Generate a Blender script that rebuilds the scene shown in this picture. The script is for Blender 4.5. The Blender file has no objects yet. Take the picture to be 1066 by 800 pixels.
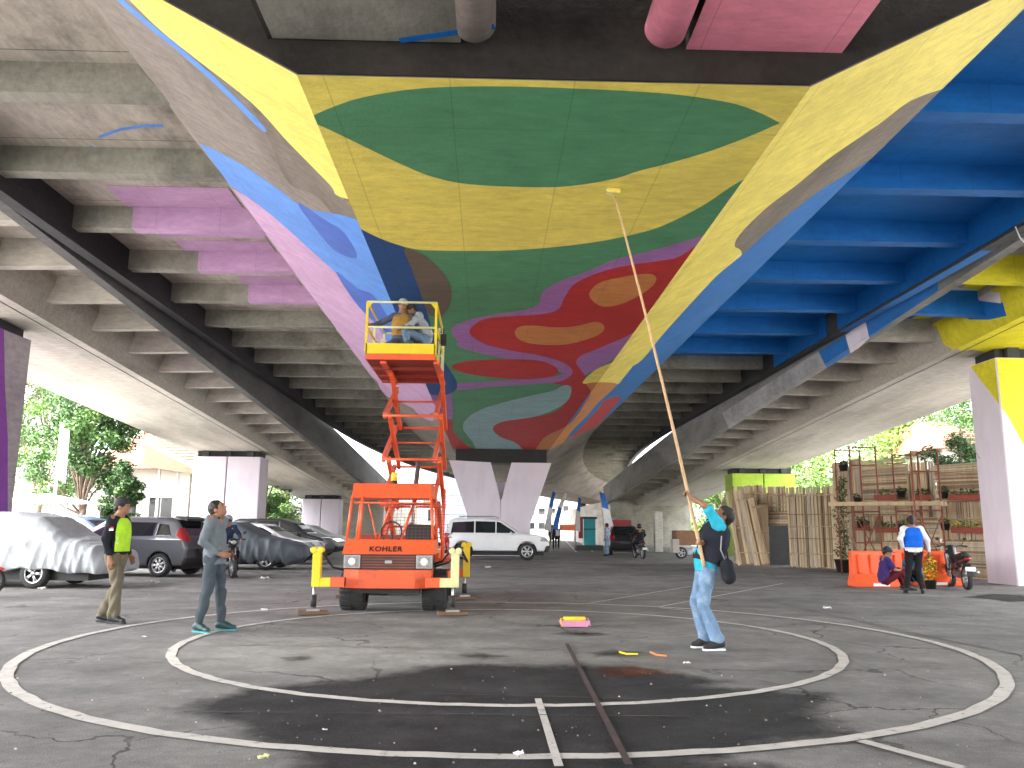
import bpy, bmesh, math, random
import numpy as np
from mathutils import Vector, Matrix
R = math.radians
random.seed(7)
SC = bpy.context.scene
COL = SC.collection
# ------------------------------------------------------------------ camera
F, HOR, YAW, ROLL, CAMZ = 850.0, 552.0, 0.02706, 0.008, 1.3
PITCH = math.atan((HOR - 400) / F)
FWD = Vector((math.sin(YAW) * math.cos(PITCH), math.cos(YAW) * math.cos(PITCH), math.sin(PITCH)))
RGT = Vector((math.cos(YAW), -math.sin(YAW), 0))
UPV = RGT.cross(FWD)
CR = RGT * math.cos(ROLL) + UPV * math.sin(ROLL)
CU = UPV * math.cos(ROLL) - RGT * math.sin(ROLL)
EYE = Vector((0, 0, CAMZ))
cd = bpy.data.cameras.new('camera'); cam = bpy.data.objects.new('camera', cd); COL.objects.link(cam)
cd.sensor_width = 36; cd.lens = 36 * F / 1066; cd.clip_start = .05; cd.clip_end = 3000
M3 = Matrix((CR, CU, -FWD)).transposed()
cam.matrix_world = Matrix.Translation(EYE) @ M3.to_4x4()
SC.camera = cam
# ------------------------------------------------------------------ sky, sun, exposure
SUN_EL, SUN_AZ = R(58), R(-115)          # azimuth measured from +Y towards +X
w = bpy.data.worlds.new('World'); SC.world = w; w.use_nodes = True
nt = w.node_tree; bg = nt.nodes['Background']
sk = nt.nodes.new('ShaderNodeTexSky'); sk.sky_type = 'NISHITA'; sk.sun_disc = False
sk.sun_elevation = SUN_EL; sk.sun_rotation = SUN_AZ; sk.dust_density = 4.0; sk.air_density = 1.0; sk.ozone_density = 1.0
hs = nt.nodes.new('ShaderNodeHueSaturation'); hs.inputs['Saturation'].default_value = .22   # hazy white tropical sky
nt.links.new(sk.outputs[0], hs.inputs['Color']); nt.links.new(hs.outputs[0], bg.inputs[0]); bg.inputs[1].default_value = .15
sl = bpy.data.lights.new('sun', 'SUN'); sl.energy = 1.5; sl.angle = R(14); sl.color = (1, .95, .87)
so = bpy.data.objects.new('sun', sl); COL.objects.link(so)
sd = Vector((math.sin(SUN_AZ) * math.cos(SUN_EL), math.cos(SUN_AZ) * math.cos(SUN_EL), math.sin(SUN_EL)))
so.rotation_euler = (-sd).to_track_quat('-Z', 'Y').to_euler()
SC.view_settings.view_transform = 'Standard'; SC.view_settings.look = 'None'
SC.view_settings.gamma = 1; SC.view_settings.exposure = 4.1
SC.render.engine = 'CYCLES'
SC.cycles.max_bounces = 8; SC.cycles.diffuse_bounces = 5; SC.cycles.glossy_bounces = 3
# ------------------------------------------------------------------ helpers: pixels of a 1066x800 frame -> points of the place
def ray(px, py):
    d = CR * ((px - 533) / F) + CU * ((400 - py) / F) + FWD
    return d
def S(px, py, z=0.0):
    d = ray(px, py); t = (z - CAMZ) / d.z
    return EYE + d * t
def A(px, py, Y):
    d = ray(px, py); return EYE + d * (Y / d.y)
def XX(px, Y, z=0.6):
    # x of column px at distance Y for a point of height z
    best = A(px, 551, Y); py = 551 - (z - CAMZ) * F / Y
    return A(px, py, Y).x
# ------------------------------------------------------------------ materials
def lin(h):
    if isinstance(h, (tuple, list)): return tuple(h)
    h = h.lstrip('#'); v = [int(h[i:i + 2], 16) / 255 for i in (0, 2, 4)]
    return tuple(x / 12.92 if x <= .04045 else ((x + .055) / 1.055) ** 2.4 for x in v)
MATS = {}
def mat(name, col, rough=.7, var=.15, scale=3.0, bump=.0, bscale=40, metal=0.0, col2=None, c2scale=1.2, c2lo=.55, c2hi=.7,
        stretch=(1, 1, 1), emis=0, alpha=1, spec=.4, coat=0, trans=0):
    if name in MATS: return MATS[name]
    m = bpy.data.materials.new(name); m.use_nodes = True; MATS[name] = m
    t = m.node_tree; N = t.nodes; L = t.links; b = N['Principled BSDF']
    c = lin(col)
    b.inputs['Roughness'].default_value = rough; b.inputs['Metallic'].default_value = metal
    b.inputs['Specular IOR Level'].default_value = spec
    if coat: b.inputs['Coat Weight'].default_value = coat
    if trans: b.inputs['Transmission Weight'].default_value = trans
    tc = N.new('ShaderNodeTexCoord'); mp = N.new('ShaderNodeMapping'); mp.inputs['Scale'].default_value = stretch
    L.new(tc.outputs['Object'], mp.inputs[0])
    n1 = N.new('ShaderNodeTexNoise'); n1.inputs['Scale'].default_value = scale; n1.inputs['Detail'].default_value = 6; n1.inputs['Roughness'].default_value = .62
    L.new(mp.outputs[0], n1.inputs[0])
    cr = N.new('ShaderNodeValToRGB'); e = cr.color_ramp.elements
    e[0].position = .3; e[1].position = .7
    e[0].color = (*[max(0, x * (1 - var)) for x in c], 1); e[1].color = (*[min(1, x * (1 + var)) for x in c], 1)
    L.new(n1.outputs[0], cr.inputs[0]); out = cr.outputs[0]
    if col2:
        n2 = N.new('ShaderNodeTexNoise'); n2.inputs['Scale'].default_value = c2scale; n2.inputs['Detail'].default_value = 8; n2.inputs['Roughness'].default_value = .65
        L.new(mp.outputs[0], n2.inputs[0])
        r2 = N.new('ShaderNodeMapRange'); r2.inputs[1].default_value = c2lo; r2.inputs[2].default_value = c2hi
        L.new(n2.outputs[0], r2.inputs[0])
        mx = N.new('ShaderNodeMix'); mx.data_type = 'RGBA'; L.new(r2.outputs[0], mx.inputs[0]); L.new(out, mx.inputs[6]); mx.inputs[7].default_value = (*lin(col2), 1)
        out = mx.outputs[2]
    L.new(out, b.inputs['Base Color'])
    if bump:
        n3 = N.new('ShaderNodeTexNoise'); n3.inputs['Scale'].default_value = bscale; n3.inputs['Detail'].default_value = 5
        L.new(mp.outputs[0], n3.inputs[0]); bp = N.new('ShaderNodeBump'); bp.inputs['Strength'].default_value = bump; bp.inputs['Distance'].default_value = .02
        L.new(n3.outputs[0], bp.inputs['Height']); L.new(bp.outputs[0], b.inputs['Normal'])
    if emis:
        L.new(out, b.inputs['Emission Color']); b.inputs['Emission Strength'].default_value = emis
    if alpha < 1: b.inputs['Alpha'].default_value = alpha
    return m
def concrete(name, col, dark, streak=(1, 1, 1), lines=None, lo=.5, hi=.72, var=.16):
    """board marked concrete: stains, fine grain, joints across (lines = spacing along Y)"""
    if name in MATS: return MATS[name]
    m = mat(name, col, .85, var, .9, .35, 18, col2=dark, c2scale=.7, c2lo=lo, c2hi=hi, stretch=streak, spec=.2)
    t = m.node_tree; N = t.nodes; L = t.links; b = N['Principled BSDF']
    src = b.inputs['Base Color'].links[0].from_socket
    tc = N.new('ShaderNodeTexCoord'); n = N.new('ShaderNodeTexNoise'); n.inputs['Scale'].default_value = 9; n.inputs['Detail'].default_value = 9; n.inputs['Roughness'].default_value = .75
    mp = N.new('ShaderNodeMapping'); mp.inputs['Scale'].default_value = (1, .25, 1) if streak == (1, 1, 1) else (.3, 1, 1)
    L.new(tc.outputs['Object'], mp.inputs[0]); L.new(mp.outputs[0], n.inputs[0])
    mr = N.new('ShaderNodeMapRange'); mr.inputs[1].default_value = .3; mr.inputs[2].default_value = .7; mr.inputs[3].default_value = .72; mr.inputs[4].default_value = 1.16
    L.new(n.outputs[0], mr.inputs[0]); f = mr.outputs[0]
    if lines:
        sp = N.new('ShaderNodeSeparateXYZ'); L.new(tc.outputs['Object'], sp.inputs[0])
        md = N.new('ShaderNodeMath'); md.operation = 'PINGPONG'; md.inputs[1].default_value = lines / 2; L.new(sp.outputs[1], md.inputs[0])
        g = N.new('ShaderNodeMapRange'); g.inputs[1].default_value = .004; g.inputs[2].default_value = .014; g.inputs[3].default_value = .35; g.inputs[4].default_value = 1
        L.new(md.outputs[0], g.inputs[0])
        mu = N.new('ShaderNodeMath'); mu.operation = 'MULTIPLY'; L.new(f, mu.inputs[0]); L.new(g.outputs[0], mu.inputs[1]); f = mu.outputs[0]
    vm = N.new('ShaderNodeVectorMath'); vm.operation = 'SCALE'; L.new(src, vm.inputs[0]); L.new(f, vm.inputs['Scale']); L.new(vm.outputs[0], b.inputs['Base Color'])
    return m
def pigment(name, col, dark=.14, rough=.62):
    """roller-laid wall paint: slightly uneven coat, faint formwork joints of the concrete below"""
    if name in MATS: return MATS[name]
    c = lin(col)
    m = mat(name, c, rough, dark, 1.6, .25, 22, spec=.25, col2=tuple(x * .8 for x in c), c2scale=.8, c2lo=.5, c2hi=.75)
    t = m.node_tree; N = t.nodes; L = t.links; b = N['Principled BSDF']
    src = b.inputs['Base Color'].links[0].from_socket
    tc = N.new('ShaderNodeTexCoord'); sp = N.new('ShaderNodeSeparateXYZ'); L.new(tc.outputs['Object'], sp.inputs[0])
    fs = []
    for ax, spc, off in ((1, 1.83, .3), (0, 1.22, .45)):
        ad = N.new('ShaderNodeMath'); ad.operation = 'ADD'; ad.inputs[1].default_value = off + 50; L.new(sp.outputs[ax], ad.inputs[0])
        md = N.new('ShaderNodeMath'); md.operation = 'PINGPONG'; md.inputs[1].default_value = spc / 2 if ax == 0 else spc; L.new(ad.outputs[0], md.inputs[0])
        g = N.new('ShaderNodeMapRange'); g.inputs[1].default_value = .002; g.inputs[2].default_value = .009; g.inputs[3].default_value = .72; g.inputs[4].default_value = 1
        L.new(md.outputs[0], g.inputs[0]); fs.append(g.outputs[0])
    n = N.new('ShaderNodeTexNoise'); n.inputs['Scale'].default_value = 7; n.inputs['Detail'].default_value = 9; n.inputs['Roughness'].default_value = .8
    mp = N.new('ShaderNodeMapping'); mp.inputs['Scale'].default_value = (.35, 1, 1); L.new(tc.outputs['Object'], mp.inputs[0]); L.new(mp.outputs[0], n.inputs[0])
    mr = N.new('ShaderNodeMapRange'); mr.inputs[1].default_value = .3; mr.inputs[2].default_value = .7; mr.inputs[3].default_value = .76; mr.inputs[4].default_value = 1.13
    L.new(n.outputs[0], mr.inputs[0]); f = mr.outputs[0]
    for q in fs:
        mu = N.new('ShaderNodeMath'); mu.operation = 'MULTIPLY'; L.new(f, mu.inputs[0]); L.new(q, mu.inputs[1]); f = mu.outputs[0]
    vm = N.new('ShaderNodeVectorMath'); vm.operation = 'SCALE'; L.new(src, vm.inputs[0]); L.new(f, vm.inputs['Scale']); L.new(vm.outputs[0], b.inputs['Base Color'])
    return m
M_CONC = concrete('slab_concrete', (.44, .40, .35), (.17, .155, .135), (1, 1, 1), lines=1.25)
M_RIB = concrete('rib_concrete', (.29, .285, .24), (.12, .12, .10), (1, 1, 1))
M_DARKC = concrete('near_black_concrete', (.035, .03, .026), (.012, .011, .01), (1, 1, 1), lo=.4)  # almost black concrete for the girder end and near span
M_EDGE = concrete('edge_concrete', (.075, .078, .08), (.03, .03, .032), (1, .2, 1), lo=.45)
M_SOFF = concrete('smooth_concrete', (.44, .41, .36), (.27, .25, .22), (1, .18, 1), lo=.5)
M_WEB = concrete('bare_web_concrete', (.27, .235, .21), (.15, .13, .11), (1, .3, 1))
M_LILAC = mat('pale_lilac_paint', (.72, .66, .74), .75, .06, 1.2, .1, 25, col2=(.60, .54, .61), c2scale=.9, c2lo=.5, c2hi=.75, stretch=(1, 1, .4), spec=.2)
YEL = pigment('yellow_paint', (.88, .73, .15)); YEL2 = pigment('strong_yellow_paint', (.74, .66, .03))
GRN = pigment('green_paint', (.09, .29, .145)); RED = pigment('red_paint', (.50, .03, .03))
PUR = pigment('purple_paint', (.36, .16, .42)); PNK = pigment('lilac_pink_paint', (.52, .32, .52))
ORG = pigment('ochre_orange_paint', (.60, .24, .07)); BRN = pigment('brown_primer', (.15, .11, .085))
BLU = pigment('blue_paint', (.008, .155, .50)); LBL = pigment('bright_blue_paint', (.10, .27, .72)); DBL = pigment('navy_blue_paint', (.012, .075, .26))
SKB = pigment('grey_blue_paint', (.30, .47, .50)); HPK = pigment('hot_pink_paint', (.85, .28, .38)); LIM = pigment('lime_green_paint', (.38, .55, .06))
VIO = pigment('violet_paint', (.26, .07, .38))
M_BLK = mat('black_rubber', (.02, .02, .02), .6, .2, 8)
M_TYRE = mat('tyre_rubber', (.028, .028, .028), .8, .3, 12, .4, 60)
M_METAL = mat('worn_steel', (.35, .35, .35), .4, .2, 6, metal=.8)
M_CHROME = mat('alloy', (.62, .62, .63), .3, .1, 6, metal=.85)
M_GLASS = mat('dark_glass', (.012, .014, .016), .06, .1, 2, spec=.8)
M_WHITE = mat('white_gloss', (.75, .75, .74), .25, .05, 2, coat=.5)
# ------------------------------------------------------------------ mesh building
class MB:
    def __init__(s): s.v = []; s.f = []; s.m = []; s.ms = []; s.sm = []
    def mi(s, m):
        if m not in s.ms: s.ms.append(m)
        return s.ms.index(m)
    def add(s, vs, fs, m, smooth=False):
        o = len(s.v); s.v += [tuple(v) for v in vs]; k = s.mi(m)
        for f in fs: s.f.append([i + o for i in f]); s.m.append(k); s.sm.append(smooth)
    def box(s, x0, x1, y0, y1, z0, z1, m, T=None, taper=0):
        vs = [Vector((x, y, z)) for z in (z0, z1) for (x, y) in ((x0, y0), (x1, y0), (x1, y1), (x0, y1))]
        if taper:
            cx, cy = (x0 + x1) / 2, (y0 + y1) / 2
            for v in vs[4:]: v.x = cx + (v.x - cx) * (1 - taper); v.y = cy + (v.y - cy) * (1 - taper)
        if T: vs = [T @ v for v in vs]
        s.add(vs, [(0, 3, 2, 1), (4, 5, 6, 7), (0, 1, 5, 4), (1, 2, 6, 5), (2, 3, 7, 6), (3, 0, 4, 7)], m); return s
    def tube(s, pts, r, m, n=8, r1=None, cap=True):
        pts = [Vector(p) for p in pts]; rings = []; K = len(pts)
        for i, p in enumerate(pts):
            d = (pts[min(i + 1, K - 1)] - pts[max(i - 1, 0)]).normalized()
            a = d.orthogonal().normalized() if i == 0 else (a - d * a.dot(d)).normalized()
            b = d.cross(a); rr = r if r1 is None else r + (r1 - r) * i / (K - 1)
            rings.append([p + (a * math.cos(t) + b * math.sin(t)) * rr for t in [2 * math.pi * j / n for j in range(n)]])
        vs = [v for q in rings for v in q]; fs = []
        for i in range(K - 1):
            for j in range(n): fs.append((i * n + j, i * n + (j + 1) % n, (i + 1) * n + (j + 1) % n, (i + 1) * n + j))
        if cap: fs.append(tuple(range(n))[::-1]); fs.append(tuple((K - 1) * n + j for j in range(n)))
        s.add(vs, fs, m, True); return s
    def prism(s, poly, axis, a0, a1, m, T=None):
        """poly in the two other axes, extruded along axis"""
        def P(u, v, a): return Vector({'x': (a, u, v), 'y': (u, a, v), 'z': (u, v, a)}[axis])
        n = len(poly); vs = [P(u, v, a0) for u, v in poly] + [P(u, v, a1) for u, v in poly]
        if T: vs = [T @ v for v in vs]
        fs = [tuple(range(n))[::-1], tuple(range(n, 2 * n))] + [(i, (i + 1) % n, n + (i + 1) % n, n + i) for i in range(n)]
        s.add(vs, fs, m); return s
    def lathe(s, prof, c, axis, m, n=24, T=None):
        c = Vector(c); vs = []; K = len(prof)
        for r, h in prof:
            for j in range(n):
                t = 2 * math.pi * j / n; u, v = r * math.cos(t), r * math.sin(t)
                p = c + Vector({'x': (h, u, v), 'y': (u, h, v), 'z': (u, v, h)}[axis]); vs.append(T @ p if T else p)
        fs = [(i * n + j, i * n + (j + 1) % n, (i + 1) * n + (j + 1) % n, (i + 1) * n + j) for i in range(K - 1) for j in range(n)]
        s.add(vs, fs, m, True); return s
    def ball(s, c, r, m, n=10, sz=(1, 1, 1)):
        prof = [(max(1e-4, math.sin(math.pi * i / n)) * r, -math.cos(math.pi * i / n) * r) for i in range(n + 1)]
        T = Matrix.Translation(Vector(c)) @ Matrix.Diagonal((*sz, 1)); return s.lathe(prof, (0, 0, 0), 'z', m, n + 4, T)
    def build(s, name, parent=None, loc=None, fixn=True, bevel=0):
        me = bpy.data.meshes.new(name); o = bpy.data.objects.new(name, me); COL.objects.link(o)
        vs = np.array(s.v, dtype=float) if s.v else np.zeros((0, 3))
        if loc is not None: vs = vs - np.array(loc)
        me.from_pydata([tuple(v) for v in vs], [], s.f)
        for m in s.ms: me.materials.append(m)
        me.polygons.foreach_set('material_index', s.m); me.polygons.foreach_set('use_smooth', s.sm)
        if fixn:
            b = bmesh.new(); b.from_mesh(me); bmesh.ops.recalc_face_normals(b, faces=b.faces); b.to_mesh(me); b.free()
        me.update()
        if loc is not None: o.location = loc
        if parent is not None: o.parent = parent
        if bevel:
            md = o.modifiers.new('bevel', 'BEVEL'); md.width = bevel; md.segments = 2; md.limit_method = 'ANGLE'
        return o
def tag(o, label=None, cat=None, group=None, kind=None):
    if label: o['label'] = label
    if cat: o['category'] = cat
    if group: o['group'] = group
    if kind: o['kind'] = kind
    return o
def thing(name, label, cat, loc=(0, 0, 0), rz=0, group=None):
    o = bpy.data.objects.new(name, None); COL.objects.link(o); o.location = loc; o.rotation_euler = (0, 0, rz); o.empty_display_size = .2
    return tag(o, label, cat, group)
def kids(o): return [c for c in bpy.data.objects if c.parent == o]
def dup(o, loc=None, rz=None, label=None, parent=None, group=None, scale=None):
    c = o.copy(); COL.objects.link(c)
    if parent is not None: c.parent = parent
    if loc is not None: c.location = loc
    if rz is not None: c.rotation_euler = (0, 0, rz)
    if scale is not None: c.scale = (scale,) * 3
    if label: c['label'] = label
    if group: c['group'] = group
    for ch in kids(o): dup(ch, parent=c)
    return c
# ------------------------------------------------------------------ implicit surfaces (surface nets)
def surfnet(Fv, lo, h):
    s = Fv < 0; nx, ny, nz = Fv.shape
    cnt = np.zeros((nx - 1, ny - 1, nz - 1), np.int8)
    for a in (0, 1):
        for b in (0, 1):
            for c in (0, 1): cnt += s[a:nx - 1 + a, b:ny - 1 + b, c:nz - 1 + c]
    act = (cnt > 0) & (cnt < 8); idx = np.argwhere(act); vid = -np.ones(act.shape, np.int64); vid[act] = np.arange(len(idx))
    cor = [(a, b, c) for a in (0, 1) for b in (0, 1) for c in (0, 1)]
    cv = {q: Fv[idx[:, 0] + q[0], idx[:, 1] + q[1], idx[:, 2] + q[2]] for q in cor}
    acc = np.zeros((len(idx), 3)); n = np.zeros(len(idx))
    for q in cor:
        for ax in range(3):
            if q[ax] == 0:
                p = list(q); p[ax] = 1; p = tuple(p); a, b = cv[q], cv[p]; x = (a < 0) != (b < 0)
                t = np.where(x, a / np.where(x, a - b, 1), 0)
                pt = np.repeat(np.array([q], float), len(idx), 0); pt[:, ax] += t
                acc[x] += pt[x]; n[x] += 1
    V = (idx + acc / n[:, None]) * h + np.array(lo)
    Q = []
    for ax in range(3):
        o1, o2 = [(1, 2), (2, 0), (0, 1)][ax]
        sl0 = [slice(None)] * 3; sl1 = [slice(None)] * 3; sl0[ax] = slice(0, -1); sl1[ax] = slice(1, None)
        d = s[tuple(sl0)] != s[tuple(sl1)]; e = np.argwhere(d)
        e = e[(e[:, o1] > 0) & (e[:, o2] > 0) & (e[:, o1] < Fv.shape[o1] - 1) & (e[:, o2] < Fv.shape[o2] - 1)]
        def g(a, b):
            k = e.copy(); k[:, o1] += a; k[:, o2] += b; return vid[k[:, 0], k[:, 1], k[:, 2]]
        q = np.stack([g(-1, -1), g(0, -1), g(0, 0), g(-1, 0)], 1)
        ins = s[e[:, 0], e[:, 1], e[:, 2]]
        q[~ins] = q[~ins][:, ::-1]; Q.append(q)
    return V, np.concatenate(Q)
def mesh_obj(name, V, Q, m, parent=None, smooth=True):
    me = bpy.data.meshes.new(name)
    me.vertices.add(len(V)); me.vertices.foreach_set('co', np.asarray(V, np.float32).ravel())
    me.loops.add(len(Q) * 4); me.loops.foreach_set('vertex_index', np.asarray(Q, np.int32).ravel())
    me.polygons.add(len(Q)); me.polygons.foreach_set('loop_start', np.arange(0, len(Q) * 4, 4, dtype=np.int32))
    me.polygons.foreach_set('loop_total', np.full(len(Q), 4, np.int32))
    me.update(calc_edges=True); me.validate()
    if smooth: me.polygons.foreach_set('use_smooth', [True] * len(me.polygons))
    me.materials.append(m); o = bpy.data.objects.new(name, me); COL.objects.link(o)
    if parent is not None: o.parent = parent
    return o
def smin(a, b, k):
    if k <= 0: return np.minimum(a, b)
    h = np.maximum(k - np.abs(a - b), 0) / k; return np.minimum(a, b) - h * h * k * .25
class SDF:
    """blobs: ('c', a, b, ra, rb, k) tapered limb; ('e', centre, radii, frame, k) ellipsoid"""
    def __init__(s): s.p = []; s.cut = []; s.noise = None
    def c(s, a, b, ra, rb=None, k=.03): s.p.append(('c', np.array(a, float), np.array(b, float), ra, ra if rb is None else rb, k)); return s
    def e(s, c, r, fr=None, k=.03): s.p.append(('e', np.array(c, float), np.array(r, float), fr, 0, k)); return s
    def build(s, name, m, parent, h=.012):
        los, his = [], []
        for p in s.p:
            if p[0] == 'c': r = max(p[3], p[4]); los.append(np.minimum(p[1], p[2]) - r); his.append(np.maximum(p[1], p[2]) + r)
            else: r = p[2].max(); los.append(p[1] - r); his.append(p[1] + r)
        lo = np.min(los, 0) - 4 * h; hi = np.max(his, 0) + 4 * h; n = np.ceil((hi - lo) / h).astype(int) + 1
        Fv = np.full(n, .12, np.float32); ax = [lo[i] + h * np.arange(n[i]) for i in range(3)]
        for p, l, u in zip(s.p, los, his):
            i0 = np.maximum(((l - .06 - lo) / h).astype(int), 0); i1 = np.minimum(((u + .06 - lo) / h).astype(int) + 2, n)
            g = np.meshgrid(*[ax[i][i0[i]:i1[i]] for i in range(3)], indexing='ij', sparse=True)
            if p[0] == 'c':
                ab = p[2] - p[1]; L2 = max(ab @ ab, 1e-9); q = [g[i] - p[1][i] for i in range(3)]
                t = np.clip((q[0] * ab[0] + q[1] * ab[1] + q[2] * ab[2]) / L2, 0, 1)
                d = np.sqrt(sum((q[i] - ab[i] * t) ** 2 for i in range(3))) - (p[3] + (p[4] - p[3]) * t)
            else:
                q = [g[i] - p[1][i] for i in range(3)]
                if p[3] is not None: fr = p[3]; q = [q[0] * f[0] + q[1] * f[1] + q[2] * f[2] for f in fr]
                k0 = np.sqrt(sum((q[i] / p[2][i]) ** 2 for i in range(3))); k1 = np.sqrt(sum((q[i] / p[2][i] ** 2) ** 2 for i in range(3)))
                d = k0 * (k0 - 1) / np.maximum(k1, 1e-6)
            sl = tuple(slice(i0[i], i1[i]) for i in range(3)); Fv[sl] = smin(Fv[sl], d, p[5])
        g = np.meshgrid(*ax, indexing='ij', sparse=True)
        if s.noise: Fv = Fv + s.noise(*g)
        for (pt, nn) in s.cut:   # keep the side the normal points away from
            Fv = np.maximum(Fv, (g[0] - pt[0]) * nn[0] + (g[1] - pt[1]) * nn[1] + (g[2] - pt[2]) * nn[2])
        V, Q = surfnet(Fv.astype(np.float64), lo, h)
        return mesh_obj(name, V, Q, m, parent)
def polysdf(P, x, z):
    P = np.array(P, float); d = np.full(np.broadcast(x, z).shape, 1e9); s = np.ones(d.shape)
    for i in range(len(P)):
        a, b = P[i], P[i - 1]; ex, ez = b - a; wx, wz = x - a[0], z - a[1]
        t = np.clip((wx * ex + wz * ez) / (ex * ex + ez * ez + 1e-12), 0, 1)
        d = np.minimum(d, (wx - ex * t) ** 2 + (wz - ez * t) ** 2)
        c1 = z >= a[1]; c2 = z < b[1]; c3 = ex * wz > ez * wx
        s = np.where((c1 & c2 & c3) | (~c1 & ~c2 & ~c3), -s, s)
    return s * np.sqrt(d)
# ================================================================== THE SETTING
M_ASPH = mat('asphalt', (.20, .194, .185), .88, .16, 1.1, .5, 160, col2=(.135, .131, .125), c2scale=.45, c2lo=.48, c2hi=.66, spec=.25)
def add_grit(m, lo, hi, sc=140):
    t = m.node_tree; N = t.nodes; L = t.links; b = N['Principled BSDF']; src = b.inputs['Base Color'].links[0].from_socket
    tc = N.new('ShaderNodeTexCoord'); f = None
    for s_, a, c_ in ((sc, lo, hi), (sc * .12, .88, 1.12), (2.2, .9, 1.1)):
        n = N.new('ShaderNodeTexNoise'); n.inputs['Scale'].default_value = s_; n.inputs['Detail'].default_value = 3; L.new(tc.outputs['Object'], n.inputs[0])
        mr = N.new('ShaderNodeMapRange'); mr.inputs[1].default_value = .3; mr.inputs[2].default_value = .72; mr.inputs[3].default_value = a; mr.inputs[4].default_value = c_; L.new(n.outputs[0], mr.inputs[0])
        if f is None: f = mr.outputs[0]
        else:
            mu = N.new('ShaderNodeMath'); mu.operation = 'MULTIPLY'; L.new(f, mu.inputs[0]); L.new(mr.outputs[0], mu.inputs[1]); f = mu.outputs[0]
    vm = N.new('ShaderNodeVectorMath'); vm.operation = 'SCALE'; L.new(src, vm.inputs[0]); L.new(f, vm.inputs['Scale']); L.new(vm.outputs[0], b.inputs['Base Color'])
add_grit(M_ASPH, .72, 1.35, 90)
def add_cracks(m):
    t = m.node_tree; N = t.nodes; L = t.links; b = N['Principled BSDF']; src = b.inputs['Base Color'].links[0].from_socket; tc = N.new('ShaderNodeTexCoord'); f = None
    nd = N.new('ShaderNodeTexNoise'); nd.inputs['Scale'].default_value = 1.6; nd.inputs['Detail'].default_value = 6; L.new(tc.outputs['Object'], nd.inputs[0])
    va = N.new('ShaderNodeVectorMath'); va.operation = 'MULTIPLY_ADD'; va.inputs[1].default_value = (.9, .9, 0); L.new(nd.outputs['Color'], va.inputs[0]); L.new(tc.outputs['Object'], va.inputs[2])
    vo = N.new('ShaderNodeTexVoronoi'); vo.feature = 'DISTANCE_TO_EDGE'; vo.inputs['Scale'].default_value = .42; L.new(va.outputs[0], vo.inputs['Vector'])
    g = N.new('ShaderNodeMapRange'); g.inputs[1].default_value = .0015; g.inputs[2].default_value = .006; g.inputs[3].default_value = .0; g.inputs[4].default_value = 1; L.new(vo.outputs[0], g.inputs[0])
    n2 = N.new('ShaderNodeTexNoise'); n2.inputs['Scale'].default_value = .5; n2.inputs['Detail'].default_value = 3; L.new(tc.outputs['Object'], n2.inputs[0]); k = N.new('ShaderNodeMapRange'); k.inputs[1].default_value = .42; k.inputs[2].default_value = .6; k.inputs[3].default_value = 1; k.inputs[4].default_value = .35; L.new(n2.outputs[0], k.inputs[0])
    mx = N.new('ShaderNodeMath'); mx.operation = 'MAXIMUM'; L.new(g.outputs[0], mx.inputs[0]); L.new(k.outputs[0], mx.inputs[1])
    n3 = N.new('ShaderNodeTexNoise'); n3.inputs['Scale'].default_value = .22; n3.inputs['Detail'].default_value = 8; n3.inputs['Roughness'].default_value = .7; mp = N.new('ShaderNodeMapping'); mp.inputs['Scale'].default_value = (1, 2.2, 1); mp.inputs['Rotation'].default_value = (0, 0, .5); L.new(tc.outputs['Object'], mp.inputs[0]); L.new(mp.outputs[0], n3.inputs[0])
    k3 = N.new('ShaderNodeMapRange'); k3.inputs[1].default_value = .5; k3.inputs[2].default_value = .68; k3.inputs[3].default_value = 1.0; k3.inputs[4].default_value = .62; L.new(n3.outputs[0], k3.inputs[0])
    mu = N.new('ShaderNodeMath'); mu.operation = 'MULTIPLY'; L.new(mx.outputs[0], mu.inputs[0]); L.new(k3.outputs[0], mu.inputs[1])
    vm = N.new('ShaderNodeVectorMath'); vm.operation = 'SCALE'; L.new(src, vm.inputs[0]); L.new(mu.outputs[0], vm.inputs['Scale']); L.new(vm.outputs[0], b.inputs['Base Color'])
add_cracks(M_ASPH)
M_PAVE = mat('bounce_paving', (.34, .33, .31), .85, .12, 2, .2, 60)
for x0, x1 in ((-300, -17.6), (18.6, 300)):
    g = MB(); g.box(x0, x1, -60, 250, .0, .006, M_PAVE); tag(g.build('bounce_pavement'), kind='structure')  # pale sheets added outside to bounce light up under the decks
g = MB(); g.box(-400, 400, -200, 700, -.3, 0, M_ASPH); tag(g.build('ground'), kind='structure')
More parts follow.
